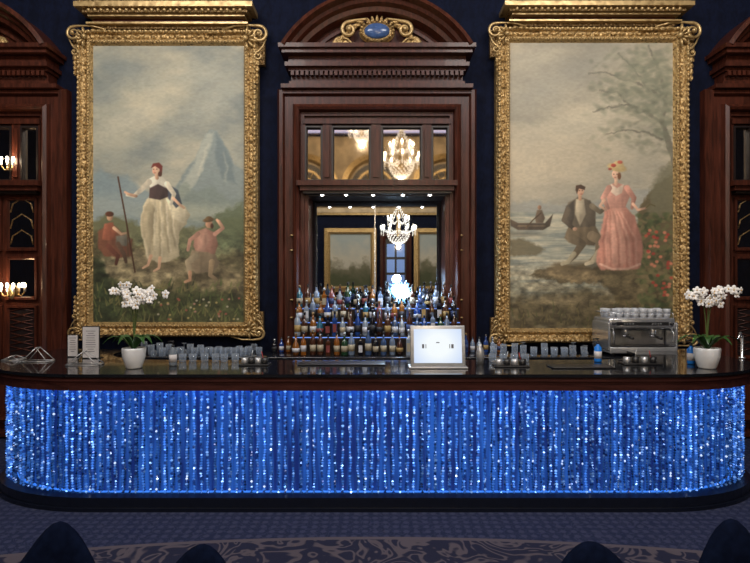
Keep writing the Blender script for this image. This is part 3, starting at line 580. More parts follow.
# ---------------------------------------------------------------- mahogany portals
def portal(nm,cx,kind):
    root=empty(nm); mb=MB(); wd=M['wood']; X=lambda d:ux(d,cx); p=s3
    bot=0.0; YF_=YW-.001
    pr=[(0,0.001),(0,.1),(.03,.16),(.07,.16),(.09,.11),(.18,.11),(.2,.17),(.235,.19),(.26,.17),(.275,.1),(27*p,.1),(27*p,.001)]
    mb.frame(X(-101),X(101),bot,uz(86),pr,wd,YW)
    z_t0,z_t1=uz(182),uz(86)-27*p
    mb.box(X(-75),X(75),6.44,6.49,z_t0,z_t1+.02,wd)
    mb.box(X(-75),X(75),6.36,6.49,uz(122),uz(117),wd); 
    for a,b in ((-75,-72.5),(-55,-46),(-6,4),(46,55),(73,75)):
        mb.box(X(a),X(b),6.38,6.45,uz(181),uz(122),wd)
        if b-a>5: mb.box(X(a+2),X(b-2),6.36,6.4,uz(176),uz(127),wd)
    for a,b in ((-73,-55),(-46,-6),(4,46),(55,73)):
        mb.frame(X(a),X(b),uz(180),uz(124),[(0,.1),(.0,.13),(.02,.13),(.03,.08),(.03,.06)],M['wood_dark'],YW)
        mb.box(X(a)+.03,X(b)-.03,6.425,6.445,uz(180)+.03,uz(124)-.03,M['mirror_t'])
    mb.box(X(-80),X(80),6.24,YF_,uz(186),uz(181),wd); mb.box(X(-77),X(77),6.28,YF_,uz(190.5),uz(186),wd); mb.box(X(-74),X(74),6.32,YF_,uz(193),uz(190.5),M['wood_dark'])
    mb.box(X(-96),X(96),6.28,YF_,uz(88),uz(84),wd); mb.box(X(-86),X(86),6.32,YF_,uz(84),uz(70),wd)
    for a,b,e,d in ((84,81,88,.2),(72,69,88,.24),(69,65,91,.3),(65,58,88,.26),(58,54,93,.36),(54,50,96,.4)):
        mb.box(X(-e),X(e),YW-d,YF_,uz(a),uz(b),wd)
    n=36
    for i in range(n): 
        x=X(-84+168*i/(n-1)); mb.box(x-.018,x+.018,YW-.25,YW-.1,uz(76.5),uz(72),wd)
    R=lambda r:r*p
    a0=math.asin(58/110.); cz=uz(108)
    mb.arc(X(0),cz,[(R(110),.001),(R(110),.4),(R(106),.42),(R(104),.34),(R(101),.32),(R(99),.26),(R(95),.24),(R(93),.14),(R(93),.001)],a0,math.pi-a0,YW,wd,48)
    vs=[(X(0),YW-.1,uz(50))];fs=[]
    for i in range(25):
        a=a0+(math.pi-2*a0)*i/24; vs.append((X(0)+R(96)*math.cos(a),YW-.1,cz+R(96)*math.sin(a)))
    for i in range(24): fs.append((0,i+1,i+2))
    mb.add(vs[:26],[f for f in fs if f[2]<26],wd)
    mb.arc(X(0),cz,[(R(89),.1),(R(89),.14),(R(86),.14),(R(86),.1)],a0+.14,math.pi-a0-.14,YW,wd,30)
    mb.obj('carved_frame',root)
    g=MB(); g.ell((X(0),YW-.2,uz(33)),(R(18),.07,R(11.5)),M['gold_s'],18,10); g.ell((X(0),YW-.25,uz(33)),(R(13),.05,R(7.8)),M['blueenamel'],16,8)
    for q in range(20):
        a=q*math.pi/10; g.ell((X(0)+R(16.2)*math.cos(a),YW-.26,uz(33)+R(9.9)*math.sin(a)),(R(1.5),.03,R(1.5)),M['gold'],6,4)
    for sx in(-1,1):
        g.spiral(X(sx*28),uz(29),R(8),math.pi/2,1.5,-sx,YW-.18,R(2.2),M['gold_s'],tail=[(X(sx*10),YW-.2,uz(19)),(X(sx*19),YW-.18,uz(19))])
        g.spiral(X(sx*38),uz(42),R(5.5),math.pi/2,1.4,-sx,YW-.16,R(1.8),M['gold_s'],tail=[(X(sx*22),YW-.18,uz(46)),(X(sx*30),YW-.16,uz(37))])
        for q in range(8):
            a=math.radians(-10+q*22); g.ell((X(sx*(17+q*3.8)),YW-.16,uz(21+q*3.2)),(R(5),.03,R(2)),M['gold'],8,5,Matrix.Rotation(sx*a*.6,3,'Y'))
        for q in range(5): g.ell((X(sx*(20+q*4)),YW-.14,uz(44-q)),(R(4),.03,R(3)),M['gold'],8,5,Matrix.Rotation(sx*q*.5,3,'Y'))
        g.ell((X(sx*18),YW-.17,uz(46)),(R(8),.04,R(2.5)),M['gold'])
    for q in range(-2,3): g.ell((X(q*4),YW-.2,uz(20+abs(q))),(R(1.7),.04,R(5)),M['gold'],8,5,Matrix.Rotation(q*.3,3,'Y'))
    g.obj('gilt_cartouche',root)
    if kind=='door':
        d=MB(); d.box(X(-74),X(74),6.44,YF_,0.02,uz(193),M['wood'])
        for a,b in((-70,-38),(-34,-2),(2,34),(38,70)):
            for t0,t1,mt in((196,250,'mirror_t'),(256,300,'mirror_t'),(306,360,'wood_dark')):
                d.frame(X(a),X(b),uz(t1),uz(t0),[(0,.06),(0,.1),(.025,.1),(.04,.07),(.04,.06)],M['wood'],YW)
                d.box(X(a)+.04,X(b)-.04,6.425,6.445,uz(t1)+.04,uz(t0)-.04,M[mt])
            xm_=(X(a)+X(b))/2; hw=(X(b)-X(a))/2-.05; zl=uz(248)
            for k in range(3):  # slim gilt pointed tracery in the middle panes
                zz=zl+.05+k*.19
                d.tube([(xm_-hw,6.42,zz),(xm_-hw*.8,6.42,zz+.1),(xm_,6.42,zz+.17),(xm_+hw*.8,6.42,zz+.1),(xm_+hw,6.42,zz)],.006,M['gold_d'],5)
            for k in range(7):
                zz=uz(358)+.06+k*.08; d.tube([(xm_-hw,6.42,zz),(xm_+hw,6.42,zz+.06)],.006,M['wood'],5); d.tube([(xm_+hw,6.42,zz),(xm_-hw,6.42,zz+.06)],.006,M['wood'],5)
        d.obj('door_leaves',root)
    return root
cab=portal('bar_back_cabinet',377,'niche')
portal('mahogany_doorway',-39,'door'); portal('mahogany_doorway',811,'door')

# niche contents
n=MB(); YM=6.88
n.box(nx0+.001,nx0+.05,6.42,6.91,nz0+.001,nz1,M['wood']); n.box(nx1-.05,nx1-.001,6.42,6.91,nz0+.001,nz1,M['wood']); n.box(nx0+.05,nx1-.05,6.42,6.91,nz1-.03,nz1-.001,M['wood_dark'])
n.frame(nx0+.05,nx1-.05,nz0,nz1-.02,[(0,.0),(0,.04),(.03,.05),(.05,.02),(.05,0)],M['wood_dark'],YM)
for px in (291,462):
    for py in (235,250,300,318): n.ell((ux(px-377),6.36,uz(py)),(.025,.03,.012),M['gold_s'])
n.obj('niche_lining',cab)
m=MB(); xm=ux(-2)
m.box(nx0+.05,xm-.006,YM-.004,YM+.02,nz0,nz1-.03,M['mirror']); m.box(xm+.006,nx1-.05,YM-.004,YM+.02,nz0,nz1-.03,M['mirror']); m.box(xm-.006,xm+.006,YM-.015,YM+.02,nz0,nz1-.03,M['chrome'])
m.obj('back_bar_mirror',cab)
bc=MB(); bc.box(-2.65,2.65,5.72,6.27,1.0,1.05,M['black'],.01); bc.box(-2.6,2.6,5.78,6.27,0,1.0,M['wood_dark']); bc.obj('back_bar_counter')
ZS=[1.052,1.25,1.405,1.555]; YS=[5.86,5.96,6.06,6.16]
st=MB()
for k in range(1,4):
    yb=6.27; y0_=YS[k]-.05
    st.box(ux(-79),ux(79),y0_,yb if k==3 else YS[k+1]-.05,1.051,ZS[k]-.002,M['wood_dark'])
    st.box(ux(-79),ux(79),y0_-.004,y0_,ZS[k]-.016,ZS[k]-.008,M['ledw'])
st.obj('bottle_display_steps')
BC=[('amber',(.2,.07,.012)),('green',(.012,.045,.02)),('clear',(.2,.27,.4)),('blue',(.02,.07,.3)),('brown',(.05,.018,.01)),('black',(.006,.006,.01)),('frost',(.33,.4,.5)),('teal',(.02,.1,.16)),('gin',(.06,.11,.24)),('rose',(.2,.06,.06))]
BM=[simple('bottle_'+a,c,.08,0,noise=.1,coat=.6) for a,c in BC]
for b_ in (BM[2],BM[8],BM[6],BM[3]): b_.node_tree.nodes['Principled BSDF'].inputs['Transmission Weight'].default_value=.35
WT=[4,2,5,2,4,5,2,1,3,1]
LM=[simple('label_'+str(i),c,.6,noise=.08) for i,c in enumerate([(.45,.46,.5),(.34,.3,.22),(.5,.52,.58),(.16,.03,.03),(.03,.05,.14),(.3,.2,.07),(.015,.015,.02)])]
CM=[M['blackp'],M['gold_d'],M['blackp'],M['steel'],BM[5]]
def bottle(mb,x,y,z,h,r,kind,gm,lm,cm):
    n=10
    if kind==0: prof=[(r*.9,0),(r,.012),(r,h*.58),(r*.8,h*.66),(r*.36,h*.74),(r*.3,h*.93)]
    elif kind==1: prof=[(r*.95,0),(r,.01),(r*1.02,h*.5),(r*.9,h*.6),(r*.45,h*.68),(r*.34,h*.75),(r*.34,h*.92)]
    elif kind==2: prof=[(r*.8,0),(r*1.15,h*.2),(r*1.2,h*.35),(r*.9,h*.52),(r*.4,h*.64),(r*.3,h*.92)]
    else: prof=[(r*1.1,0),(r*1.12,.01),(r*1.12,h*.62),(r*.5,h*.7),(r*.36,h*.74),(r*.36,h*.9)]
    if kind==3:
        mb.lathe(prof,x,y,z,gm,4,False,ang=math.pi/4)
        w_=r*.8; mb.box(x-w_*.8,x+w_*.8,y-r*.8-.004,y-r*.8+.004,z+h*.15,z+h*.48,lm)
    else:
        mb.lathe(prof,x,y,z,gm,n)
        rl=r*1.02 if kind<2 else r*1.21
        mb.lathe([(rl,h*.16),(rl,h*(.42 if kind<2 else .34))],x,y,z,lm,n)
    rc=prof[-1][0]*1.2; mb.lathe([(rc,h*.88),(rc,h),(rc*.6,h*1.005)],x,y,z,cm,8)
bo=MB()
for row in range(4):
    xa,xb=ux(-79),ux(77)
    nb=[21,22,22,20][row]
    for i in range(nb):
        x=xa+(xb-xa)*(i+.5)/nb+random.uniform(-.008,.008)
        if row==3 and (abs(x-WX(402,6.2))<.1 ): continue
        h=random.uniform(.22,.31)*(1.0 if row<3 else .95); r=random.uniform(.031,.037)
        bottle(bo,x,YS[row]+random.uniform(-.008,.008),ZS[row],h,r,random.choice([0,0,1,1,2,3]),random.choices(BM,WT)[0],random.choice(LM[:3] if row==0 and random.random()<.75 else LM),random.choice(CM))
for i in range(6): bottle(bo,ux(86)+i*.075,6.1,1.051,random.uniform(.16,.22),.028,random.choice([0,1]),random.choices(BM,WT)[0],random.choice(LM),random.choice(CM))
for i in range(3): bottle(bo,ux(-86)-i*.08,6.12,1.051,random.uniform(.14,.2),.028,random.choice([0,1]),random.choices(BM,WT)[0],random.choice(LM),random.choice(CM))
bo.obj('liquor_bottles')
# invented glowing globe and rods, standing in for a burst of blue-white glare
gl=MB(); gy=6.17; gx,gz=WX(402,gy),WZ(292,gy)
gl.ell((gx,gy,gz),(.078,.05,.078),M['glare_globe'],18,12)
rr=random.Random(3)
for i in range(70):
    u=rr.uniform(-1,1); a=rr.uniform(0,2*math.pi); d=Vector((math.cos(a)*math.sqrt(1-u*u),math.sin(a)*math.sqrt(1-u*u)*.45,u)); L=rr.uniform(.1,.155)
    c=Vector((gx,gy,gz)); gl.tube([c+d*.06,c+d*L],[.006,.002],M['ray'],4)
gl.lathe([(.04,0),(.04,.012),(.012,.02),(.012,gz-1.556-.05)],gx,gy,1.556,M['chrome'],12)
gl.obj('starburst_glare_prop')
l=bpy.data.lights.new('glare_fill_light','POINT'); l.energy=16; l.color=(.5,.72,1); l.shadow_soft_size=.06  # added point light, tints the neighbouring bottles blue
lo=bpy.data.objects.new('glare_fill_light',l); lo.location=(gx,6.0,gz+.16); bpy.context.collection.objects.link(lo)
dl=MB()
for px in (322,346,373,403,430):
    dl.lathe([(.03,-.012),(.03,-.001)],WX(px,6.34),6.36,uz(193),M['chrome'],12); dl.ell((WX(px,6.34),6.36,uz(193)-.014),(.02,.02,.012),M['spot'],10,6)
dl.obj('recessed_downlights',cab)

# ---------------------------------------------------------------- the bar
def path(off,back=5.95):
    pts=[]; a=1.15-off*.55; b=.78-off*.35; xe=3.46-off; yf=4.33+off
    xs=xe-a
    yb=yf+b
    pts.append((-xe,back))
    for i in range(13):
        t=math.pi/2*i/12; pts.append((-xs-a*math.cos(t),yb-b*math.sin(t)))
    for i in range(1,24): pts.append((-xs+2*xs*i/24,yf))
    for i in range(13):
        t=math.pi/2*(1-i/12); pts.append((xs+a*math.cos(t),yb-b*math.sin(t)))
    pts.append((xe,back)); return pts
def strip(mb,o,i,z0,z1,mat):
    A=path(o);B=path(i);n=len(A); vs=[];fs=[]
    for (ax,ay),(bx,by) in zip(A,B): vs+=[(ax,ay,z0),(ax,ay,z1),(bx,by,z1),(bx,by,z0)]
    for k in range(n-1):
        for j in range(4): l=(j+1)%4; fs.append((k*4+j,k*4+l,(k+1)*4+l,(k+1)*4+j))
    fs.append((0,1,2,3)); fs.append(tuple((n-1)*4+j for j in(3,2,1,0)))
    mb.add(vs,fs,mat)
bar=empty('cocktail_bar')
b=MB()
strip(b,-.02,.78,1.085,1.11,M['black']); strip(b,0,.12,.975,1.085,M['wood_h']); strip(b,-.012,.1,1.05,1.07,M['wood_h']); strip(b,.12,.76,1.03,1.085,M['wood_dark'])
b.obj('counter_top',bar)
b=MB(); strip(b,.02,.3,0,.11,M['plinth']); strip(b,.005,.3,0,.03,M['plinth']); strip(b,.55,.6,.0,1.03,M['wood_dark']); b.obj('plinth',bar)
b=MB(); strip(b,.17,.2,.11,.975,M['cback']); b.obj('lit_panel',bar)
b=MB(); strip(b,.125,.15,.955,.974,M['led']); strip(b,.13,.15,.111,.118,M['led2']); b.obj('led_strips',bar)
def resample(P,step):
    out=[];acc=0
    for (x0,y0),(x1,y1) in zip(P[:-1],P[1:]):
        L=math.hypot(x1-x0,y1-y0); 
        while acc<=L: t=acc/L; out.append((x0+(x1-x0)*t,y0+(y1-y0)*t)); acc+=step
        acc-=L
    return out
cb_v=[];cb_f=[];cb_c=[]
rs=random.Random(5)
def bead(x,y,z,r,h,col,rot):
    o=len(cb_v); n=5
    cb_v.append((x,y,z-h)); cb_v.append((x,y,z+h))
    for i in range(n):
        a=rot+2*math.pi*i/n; cb_v.append((x+r*math.cos(a),y+r*math.sin(a),z+rs.uniform(-.2,.2)*h))
    for i in range(n):
        j=(i+1)%n; cb_f.append((o,o+2+j,o+2+i)); cb_f.append((o+1,o+2+i,o+2+j))
    cb_c.extend([(*col,1)]*(n+2))
for layer,(off,step,rr_) in enumerate(((.07,.058,.0145),(.115,.058,.012))):
    P=resample(path(off),step)
    for si,(x,y) in enumerate(P):
        ph=rs.uniform(0,6.28); k=rs.choice([.5,.8,1.0,1.15,1.45]) if layer==0 else rs.uniform(.15,.4)
        x+=rs.uniform(-.007,.007)+(step*.5 if layer else 0)
        z=.955
        while z>.135:
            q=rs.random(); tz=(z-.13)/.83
            v=k*(.6+.55*rs.random())*(.72+.5*tz*tz)  # top-lit falloff, highlights and sparkles are painted into the bead colours
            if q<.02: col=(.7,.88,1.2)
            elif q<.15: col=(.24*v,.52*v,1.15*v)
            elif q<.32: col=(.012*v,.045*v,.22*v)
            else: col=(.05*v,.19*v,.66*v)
            w_=math.sin(z*26+ph)*.004
            bead(x+w_,y,z,rr_*rs.uniform(.8,1.1)*(.8 if q<.02 else 1),.0125,col,rs.uniform(0,6.28)); z-=.0215
me=bpy.data.meshes.new('crystal_strands'); me.from_pydata(cb_v,[],cb_f); me.materials.append(M['bead'])
ca=me.color_attributes.new('Col','FLOAT_COLOR','POINT'); ca.data.foreach_set('color',np.array(cb_c,dtype=np.float32).ravel())
o=bpy.data.objects.new('crystal_strands',me); bpy.context.collection.objects.link(o); o.parent=bar

ZT=1.111
# ---------------------------------------------------------------- orchids
def orchid(nm,x,y,R,stems):
    root=empty(nm); rr=random.Random(int(abs(x)*10))
    p=MB(); p.lathe([(R*.6,0),(R*.68,.01),(R*.95,.1),(R,.16),(R*.97,.175),(R*.88,.17),(R*.84,.14),(0,.14)],x,y,ZT,M['white'],24); p.obj('pot',root)
    f=MB()
    base=Vector((x,y,ZT+.15))
    for i in range(9):
        a=i*.72+rr.random()*.4; L=rr.uniform(.17,.26); d=Vector((math.cos(a),math.sin(a)*.75,0)); sd=Vector((-d.y,d.x,0)).normalized(); vs=[];fs=[]
        for k in range(7):
            t=k/6; c=base+d*(L*t)+Vector((0,0,.15*math.sin(t*2.4)-.03*t)); w_=.036*math.sin(math.pi*min(.97,t*.85+.12))
            vs+=[c-sd*w_,c+Vector((0,0,-.008)),c+sd*w_]
        for k in range(6): q=k*3; fs+=[(q,q+1,q+4,q+3),(q+1,q+2,q+5,q+4)]
        f.add(vs,fs,M['leaf'],True)
    for (dx,dy,tx,h) in stems:
        pts=[]
        for k in range(13):
            t=k/12; zz=h*math.sin(t*math.pi*.58)
            pts.append((x+dx*t+tx*t*t*t,y+dy*t,ZT+.14+zz))
        f.tube(pts,[.005]*13,M['stem'],5)
        for k in range(6,13):
            for s_ in (0,1):
                if rr.random()<.12: continue
                c=Vector(pts[k])+Vector((rr.uniform(-.045,.045),-.02-rr.random()*.03,rr.uniform(-.05,.03)))
                S=rr.uniform(.025,.036); nrm=Vector((rr.uniform(-.6,.6),-1,rr.uniform(-.2,.35))).normalized()
                q=nrm.to_track_quat('Z','Y').to_matrix()
                for j in range(5):
                    a=j*2*math.pi/5+.3; pr=q@Matrix.Rotation(a,3,'Z'); off=pr@Vector((S*.62,0,.003))
                    f.ell(c+off,(S*.62,S*(.5 if j%2 else .42),.0035),M['petal'],8,4,pr)
                f.ell(c+q@Vector((0,0,.006)),(.006,.006,.008),M['yellow'],6,4)
    f.obj('leaves_and_blooms',root)
orchid('potted_orchid',WX(134,4.62),4.62,.098,[(-.02,0,-.12,.56),(.03,.02,.24,.53),(.02,-.02,.1,.5)])
orchid('potted_orchid',WX(707,4.62),4.62,.105,[(-.03,0,-.14,.52),(.04,.02,.22,.52),(.0,-.02,.06,.5)])

# ---------------------------------------------------------------- glasses
def wine(mb,x,y,z,h,r,inv=True):
    prof=[(r*.85,0),(r,.03),(r*1.02,h*.3),(r*.75,h*.48),(.005,h*.55),(.004,h*.93),(r*.8,h*.985),(r*.82,h)]
    if not inv: prof=[(a,h-c) for a,c in reversed(prof)]
    mb.lathe(prof,x,y,z,M['glass'],12)
def tumbler(mb,x,y,z,r,h): mb.lathe([(r*.8,0),(r*.95,.005),(r,h),(r*.93,h),(r*.8,.012),(0,.012)],x,y,z,M['glass'],12)
g=MB()
for x0,nn in ((WX(147,5.9),12),(WX(492,5.9),10)):
    for i in range(nn):
        x=x0+i*.108+random.uniform(-.012,.012)
        if random.random()<.6: wine(g,x,5.8+random.uniform(0,.02),1.051,random.uniform(.11,.16),.034,random.random()<.6)
        else: tumbler(g,x,5.8,1.051,.036,.09)
        tumbler(g,x+.03,5.91,1.051,.036,random.uniform(.08,.13))
g.obj('bar_glasses')
g=MB()
for x0,nn in ((WX(182,5.0),6),(WX(492,5.0),4)):
    for i in range(nn): tumbler(g,x0+i*.1+random.uniform(-.01,.01),5.0+random.uniform(-.01,.02),ZT,.036,.07)
g.obj('tumblers')

# ---------------------------------------------------------------- lit sign screen
sg=empty('countertop_display_screen'); q=MB()
sx,sy=WX(438,4.62),4.62; wd_,hh=.235,.33
q.box(-wd_,wd_,-.012,.012,0,hh+.02,M['steel'],.006); q.box(-wd_+.03,wd_-.03,-.0145,-.0125,.03,hh-.01,M['screen'])
q.box(-wd_+.1,-wd_+.118,-.0165,-.0146,.155,.19,M['ink']);q.box(-wd_+.13,-wd_+.136,-.0165,-.0146,.155,.19,M['ink'])
q.box(wd_-.136,wd_-.13,-.0165,-.0146,.155,.19,M['ink']); q.box(wd_-.12,wd_-.1,-.0165,-.0146,.155,.19,M['ink']); q.box(-.014,.014,-.0165,-.0146,.2,.208,M['ink'])
ob=q.obj('screen_panel',sg); ob.rotation_euler=(-math.radians(9),0,0); ob.location=(sx,sy,ZT+.012)
q=MB(); q.box(sx-.25,sx+.25,sy-.05,sy+.14,ZT,ZT+.014,M['steel'],.004); q.box(sx-.05,sx+.05,sy+.09,sy+.11,ZT,ZT+.2,M['steel'],.004); q.obj('stand',sg)

# ---------------------------------------------------------------- espresso machine
e=MB(); ey=5.99; ex=WX(634,5.98); z0=1.051; W2=.36
for a in(-1,1):
    for bb in(-.17,.17): e.lathe([(.025,0),(.02,.03)],ex+a*.3,ey+bb,z0,M['blackp'],10)
e.box(ex-W2,ex+W2,ey-.23,ey+.22,z0+.03,z0+.1,M['steel'],.012)
e.box(ex-W2+.03,ex+W2-.03,ey-.225,ey-.02,z0+.1,z0+.108,M['blackp'])
e.box(ex-W2+.02,ex+W2-.02,ey-.0,ey+.22,z0+.1,z0+.32,M['steel'],.01)
e.box(ex-W2,ex+W2,ey-.2,ey+.22,z0+.29,z0+.41,M['chrome'],.03)
e.box(ex-W2+.08,ex+W2-.08,ey-.205,ey-.198,z0+.33,z0+.365,M['blackp'])
for a in (-1,1):
    e.box(ex+a*W2-.012,ex+a*W2+.012,ey-.22,ey+.22,z0+.06,z0+.36,M['chrome'],.01)
    e.lathe([(.04,0),(.04,.06),(.03,.07)],ex+a*.15,ey-.12,z0+.22,M['chrome'],14)
    e.lathe([(.036,0),(.036,.03)],ex+a*.15,ey-.12,z0+.195,M['chrome'],14)
    e.tube([(ex+a*.15,ey-.14,z0+.21),(ex+a*.15,ey-.3,z0+.2)],[.012,.016],M['blackp'],8)
    e.tube([(ex+a*.31,ey-.19,z0+.3),(ex+a*.32,ey-.23,z0+.24),(ex+a*.31,ey-.22,z0+.13)],.007,M['chrome'],6)
    e.lathe([(.02,0),(.02,.02)],ex+a*.31,ey-.21,z0+.34,M['blackp'],10)
    for k in range(4): e.lathe([(.008,0),(.008,.006)],ex+a*.15-.045+k*.03,ey-.208,z0+.345,M['chrome'],8,mtx=Matrix.Rotation(math.pi/2,3,'X'))
e.tube([(ex-W2+.02,ey-.18,z0+.46),(ex+W2-.02,ey-.18,z0+.46)],.005,M['chrome']); e.tube([(ex-W2+.02,ey+.2,z0+.46),(ex+W2-.02,ey+.2,z0+.46)],.005,M['chrome'])
for a in(-1,1): e.tube([(ex+a*(W2-.02),ey-.18,z0+.46),(ex+a*(W2-.02),ey+.2,z0+.46)],.005,M['chrome'])
for a in(-1,-.33,.33,1): e.tube([(ex+a*(W2-.02),ey-.18,z0+.4),(ex+a*(W2-.02),ey-.18,z0+.46)],.004,M['chrome'])
M['cup']=simple('grey_white_cup',(.5,.52,.56),.3,noise=.1)
for i in range(8):
    for j in range(3):
        for k in range(1+(random.random()<.7)):
            e.lathe([(.024,0),(.034,.02),(.038,.052),(.034,.052),(.028,.02),(0,.01)],ex-.3+i*.086,ey-.12+j*.1,z0+.41+k*.04,M['cup'],12)
e.obj('espresso_machine')

# ---------------------------------------------------------------- small items
def pump(nm,x,y,h,z,liq):
    p=MB(); r=.033; p.lathe([(r*.9,0),(r,.01),(r,h*.6),(r*.4,h*.7),(r*.35,h*.76)],x,y,z,M[liq],14); p.lathe([(r*.42,0),(r*.42,h*.08)],x,y,z+h*.75,M['blackp'],10)
    p.tube([(x,y,z+h*.8),(x,y,z+h*.97)],.004,M['blackp']); p.tube([(x+.008,y,z+h*.97),(x-.045,y,z+h*.95)],.007,M['blackp'])
    p.lathe([(r*1.02,h*.15),(r*1.02,h*.45)],x,y,z,M['paper'],14); p.obj(nm)
M['gel']=simple('clear_gel',(.25,.3,.36),.1,noise=.05,trans=.4)
pump('sanitiser_bottle',WX(173,4.75),4.75,.22,ZT,'gel'); pump('sanitiser_bottle',WX(597,5.0),4.98,.22,ZT,'blueliq'); pump('sanitiser_bottle',WX(691,4.85),4.85,.22,ZT,'blueliq')
def card(nm,x,y,w_,h,z,lines):
    c=MB(); c.box(-w_/2,w_/2,-.004,.004,0,h,M['blackp'],.002); c.box(-w_/2+.008,w_/2-.008,-.006,-.0042,.008,h-.008,M['paper'])
    for i in range(lines): 
        l=w_*.3*random.uniform(.5,1); zz=h*.85-i*h*.7/lines; c.box(-l,l,-.0075,-.0061,zz-.003,zz+.002,M['ink'])
    c.box(-w_/2,w_/2,-.004,.07,0,.006,M['blackp'])
    o=c.obj(nm); o.location=(x,y,z)
card('menu_card',WX(73,5.3),5.3,.11,.22,ZT,7); card('menu_card',WX(91,5.2),5.2,.17,.31,ZT,10)
def rack(x,y,w_,h):
    r=MB(); 
    P=[(x-w_,y-.06,ZT+.005),(x+w_,y-.06,ZT+.005),(x+w_,y+.06,ZT+.005),(x-w_,y+.06,ZT+.005)]; T=[(x,y-.03,ZT+h),(x,y+.03,ZT+h)]
    for a,b2 in zip(P,P[1:]+P[:1]): r.tube([a,b2],.004,M['steel'])
    for a in (P[0],P[1]): r.tube([a,T[0]],.004,M['steel'])
    for a in (P[2],P[3]): r.tube([a,T[1]],.004,M['steel'])
    r.tube(T,.004,M['steel']); r.obj('wire_napkin_stand')
rack(WX(38,5.0),5.0,.12,.13); rack(WX(85,4.8),4.8,.14,.12); rack(WX(14,5.1),5.1,.08,.04)
def caddy(x,y,w_):
    c=MB(); c.box(x-w_,x+w_,y-.07,y+.07,ZT,ZT+.012,M['blackp'],.004)
    for i in range(4): 
        c.lathe([(.026,0),(.03,.005),(.03,.05),(.024,.05),(.024,.01),(0,.01)],x-w_*.7+i*w_*.46,y,ZT+.012,M['blackp' if i%2 else 'steel'],12)
    c.tube([(x-w_*.3,y,ZT+.03),(x-w_*.3+.02,y,ZT+.13)],.003,M['steel']); c.tube([(x+w_*.6,y,ZT+.03),(x+w_*.6-.02,y,ZT+.12)],.003,M['red'])
    c.obj('bar_caddy')
caddy(WX(510,4.75),4.72,.15); caddy(WX(640,4.85),4.85,.17); caddy(WX(255,4.8),4.8,.13)
mt=MB(); mt.box(WX(545,4.8),WX(605,4.8),4.58,4.76,ZT,ZT+.012,M['blackp'],.004); mt.box(WX(300,4.9),WX(385,4.9),4.75,4.95,ZT,ZT+.012,M['blackp'],.004); mt.obj('rubber_bar_mats')
cs=MB(); x=WX(478,4.95)
cs.lathe([(.03,0),(.038,.08),(.036,.11),(.026,.14),(.017,.155),(.017,.175),(0,.18)],x,4.85,ZT,M['steel'],16); cs.obj('cocktail_shaker')
tp=MB(); x=WX(742,5.2); tp.lathe([(.03,0),(.03,.01),(.012,.02),(.012,.22)],x,5.2,ZT,M['chrome'],12); tp.tube([(x,5.2,ZT+.2),(x-.05,5.15,ZT+.25),(x-.1,5.1,ZT+.2)],.01,M['chrome'],8); tp.obj('bar_tap')

# ---------------------------------------------------------------- armchairs
def armchair(nm,x,y,rot,H=.82,W=.28,ex_=7):
    root=empty(nm); c=MB(); n=40; vs=[];fs=[]
    for i in range(n+1):
        a=math.radians(-25+230*i/n); ca_,sa=math.cos(a),math.sin(a)
        back=max(0,sa)**ex_; top=.56+(H-.56)*back
        for (rad,z) in ((1.0,.2),(1.06,.45),(1.08,top-.06),(1.05,top-.015),(1.0,top),(.93,top-.015),(.86,top-.06),(.8,.42),(.85,.2)):
            vs.append((W*rad*ca_,W*rad*sa*1.0,z))
    k=9
    for i in range(n):
        for j in range(k): l=(j+1)%k; fs.append((i*k+j,i*k+l,(i+1)*k+l,(i+1)*k+j))
    fs.append(tuple(range(k))); fs.append(tuple(n*k+j for j in reversed(range(k))))
    c.add(vs,fs,M['velvet'],True); c.obj('shell_back',root)
    c=MB(); c.box(-W*.8,W*.8,-W*.95,W*.75,.22,.44,M['velvet'],.05); c.obj('seat',root)
    c=MB()
    for a in(-1,1):
        for b2 in(-1,1): c.tube([(a*W*.6,b2*W*.55,.24),(a*W*.7,b2*W*.65,0)],[.022,.013],M['wood_dark'],8)
    c.obj('legs',root)
    root.location=(x,y,0); root.rotation_euler=(0,0,rot)
armchair('armchair',-1.34,2.05,math.radians(5),.81,.30,7)
armchair('armchair',-.73,1.90,math.radians(-10),.80,.27,4)
armchair('armchair',.88,1.88,math.radians(6),.815,.28,3)
armchair('armchair',1.51,2.03,math.radians(-3),.835,.29,7)

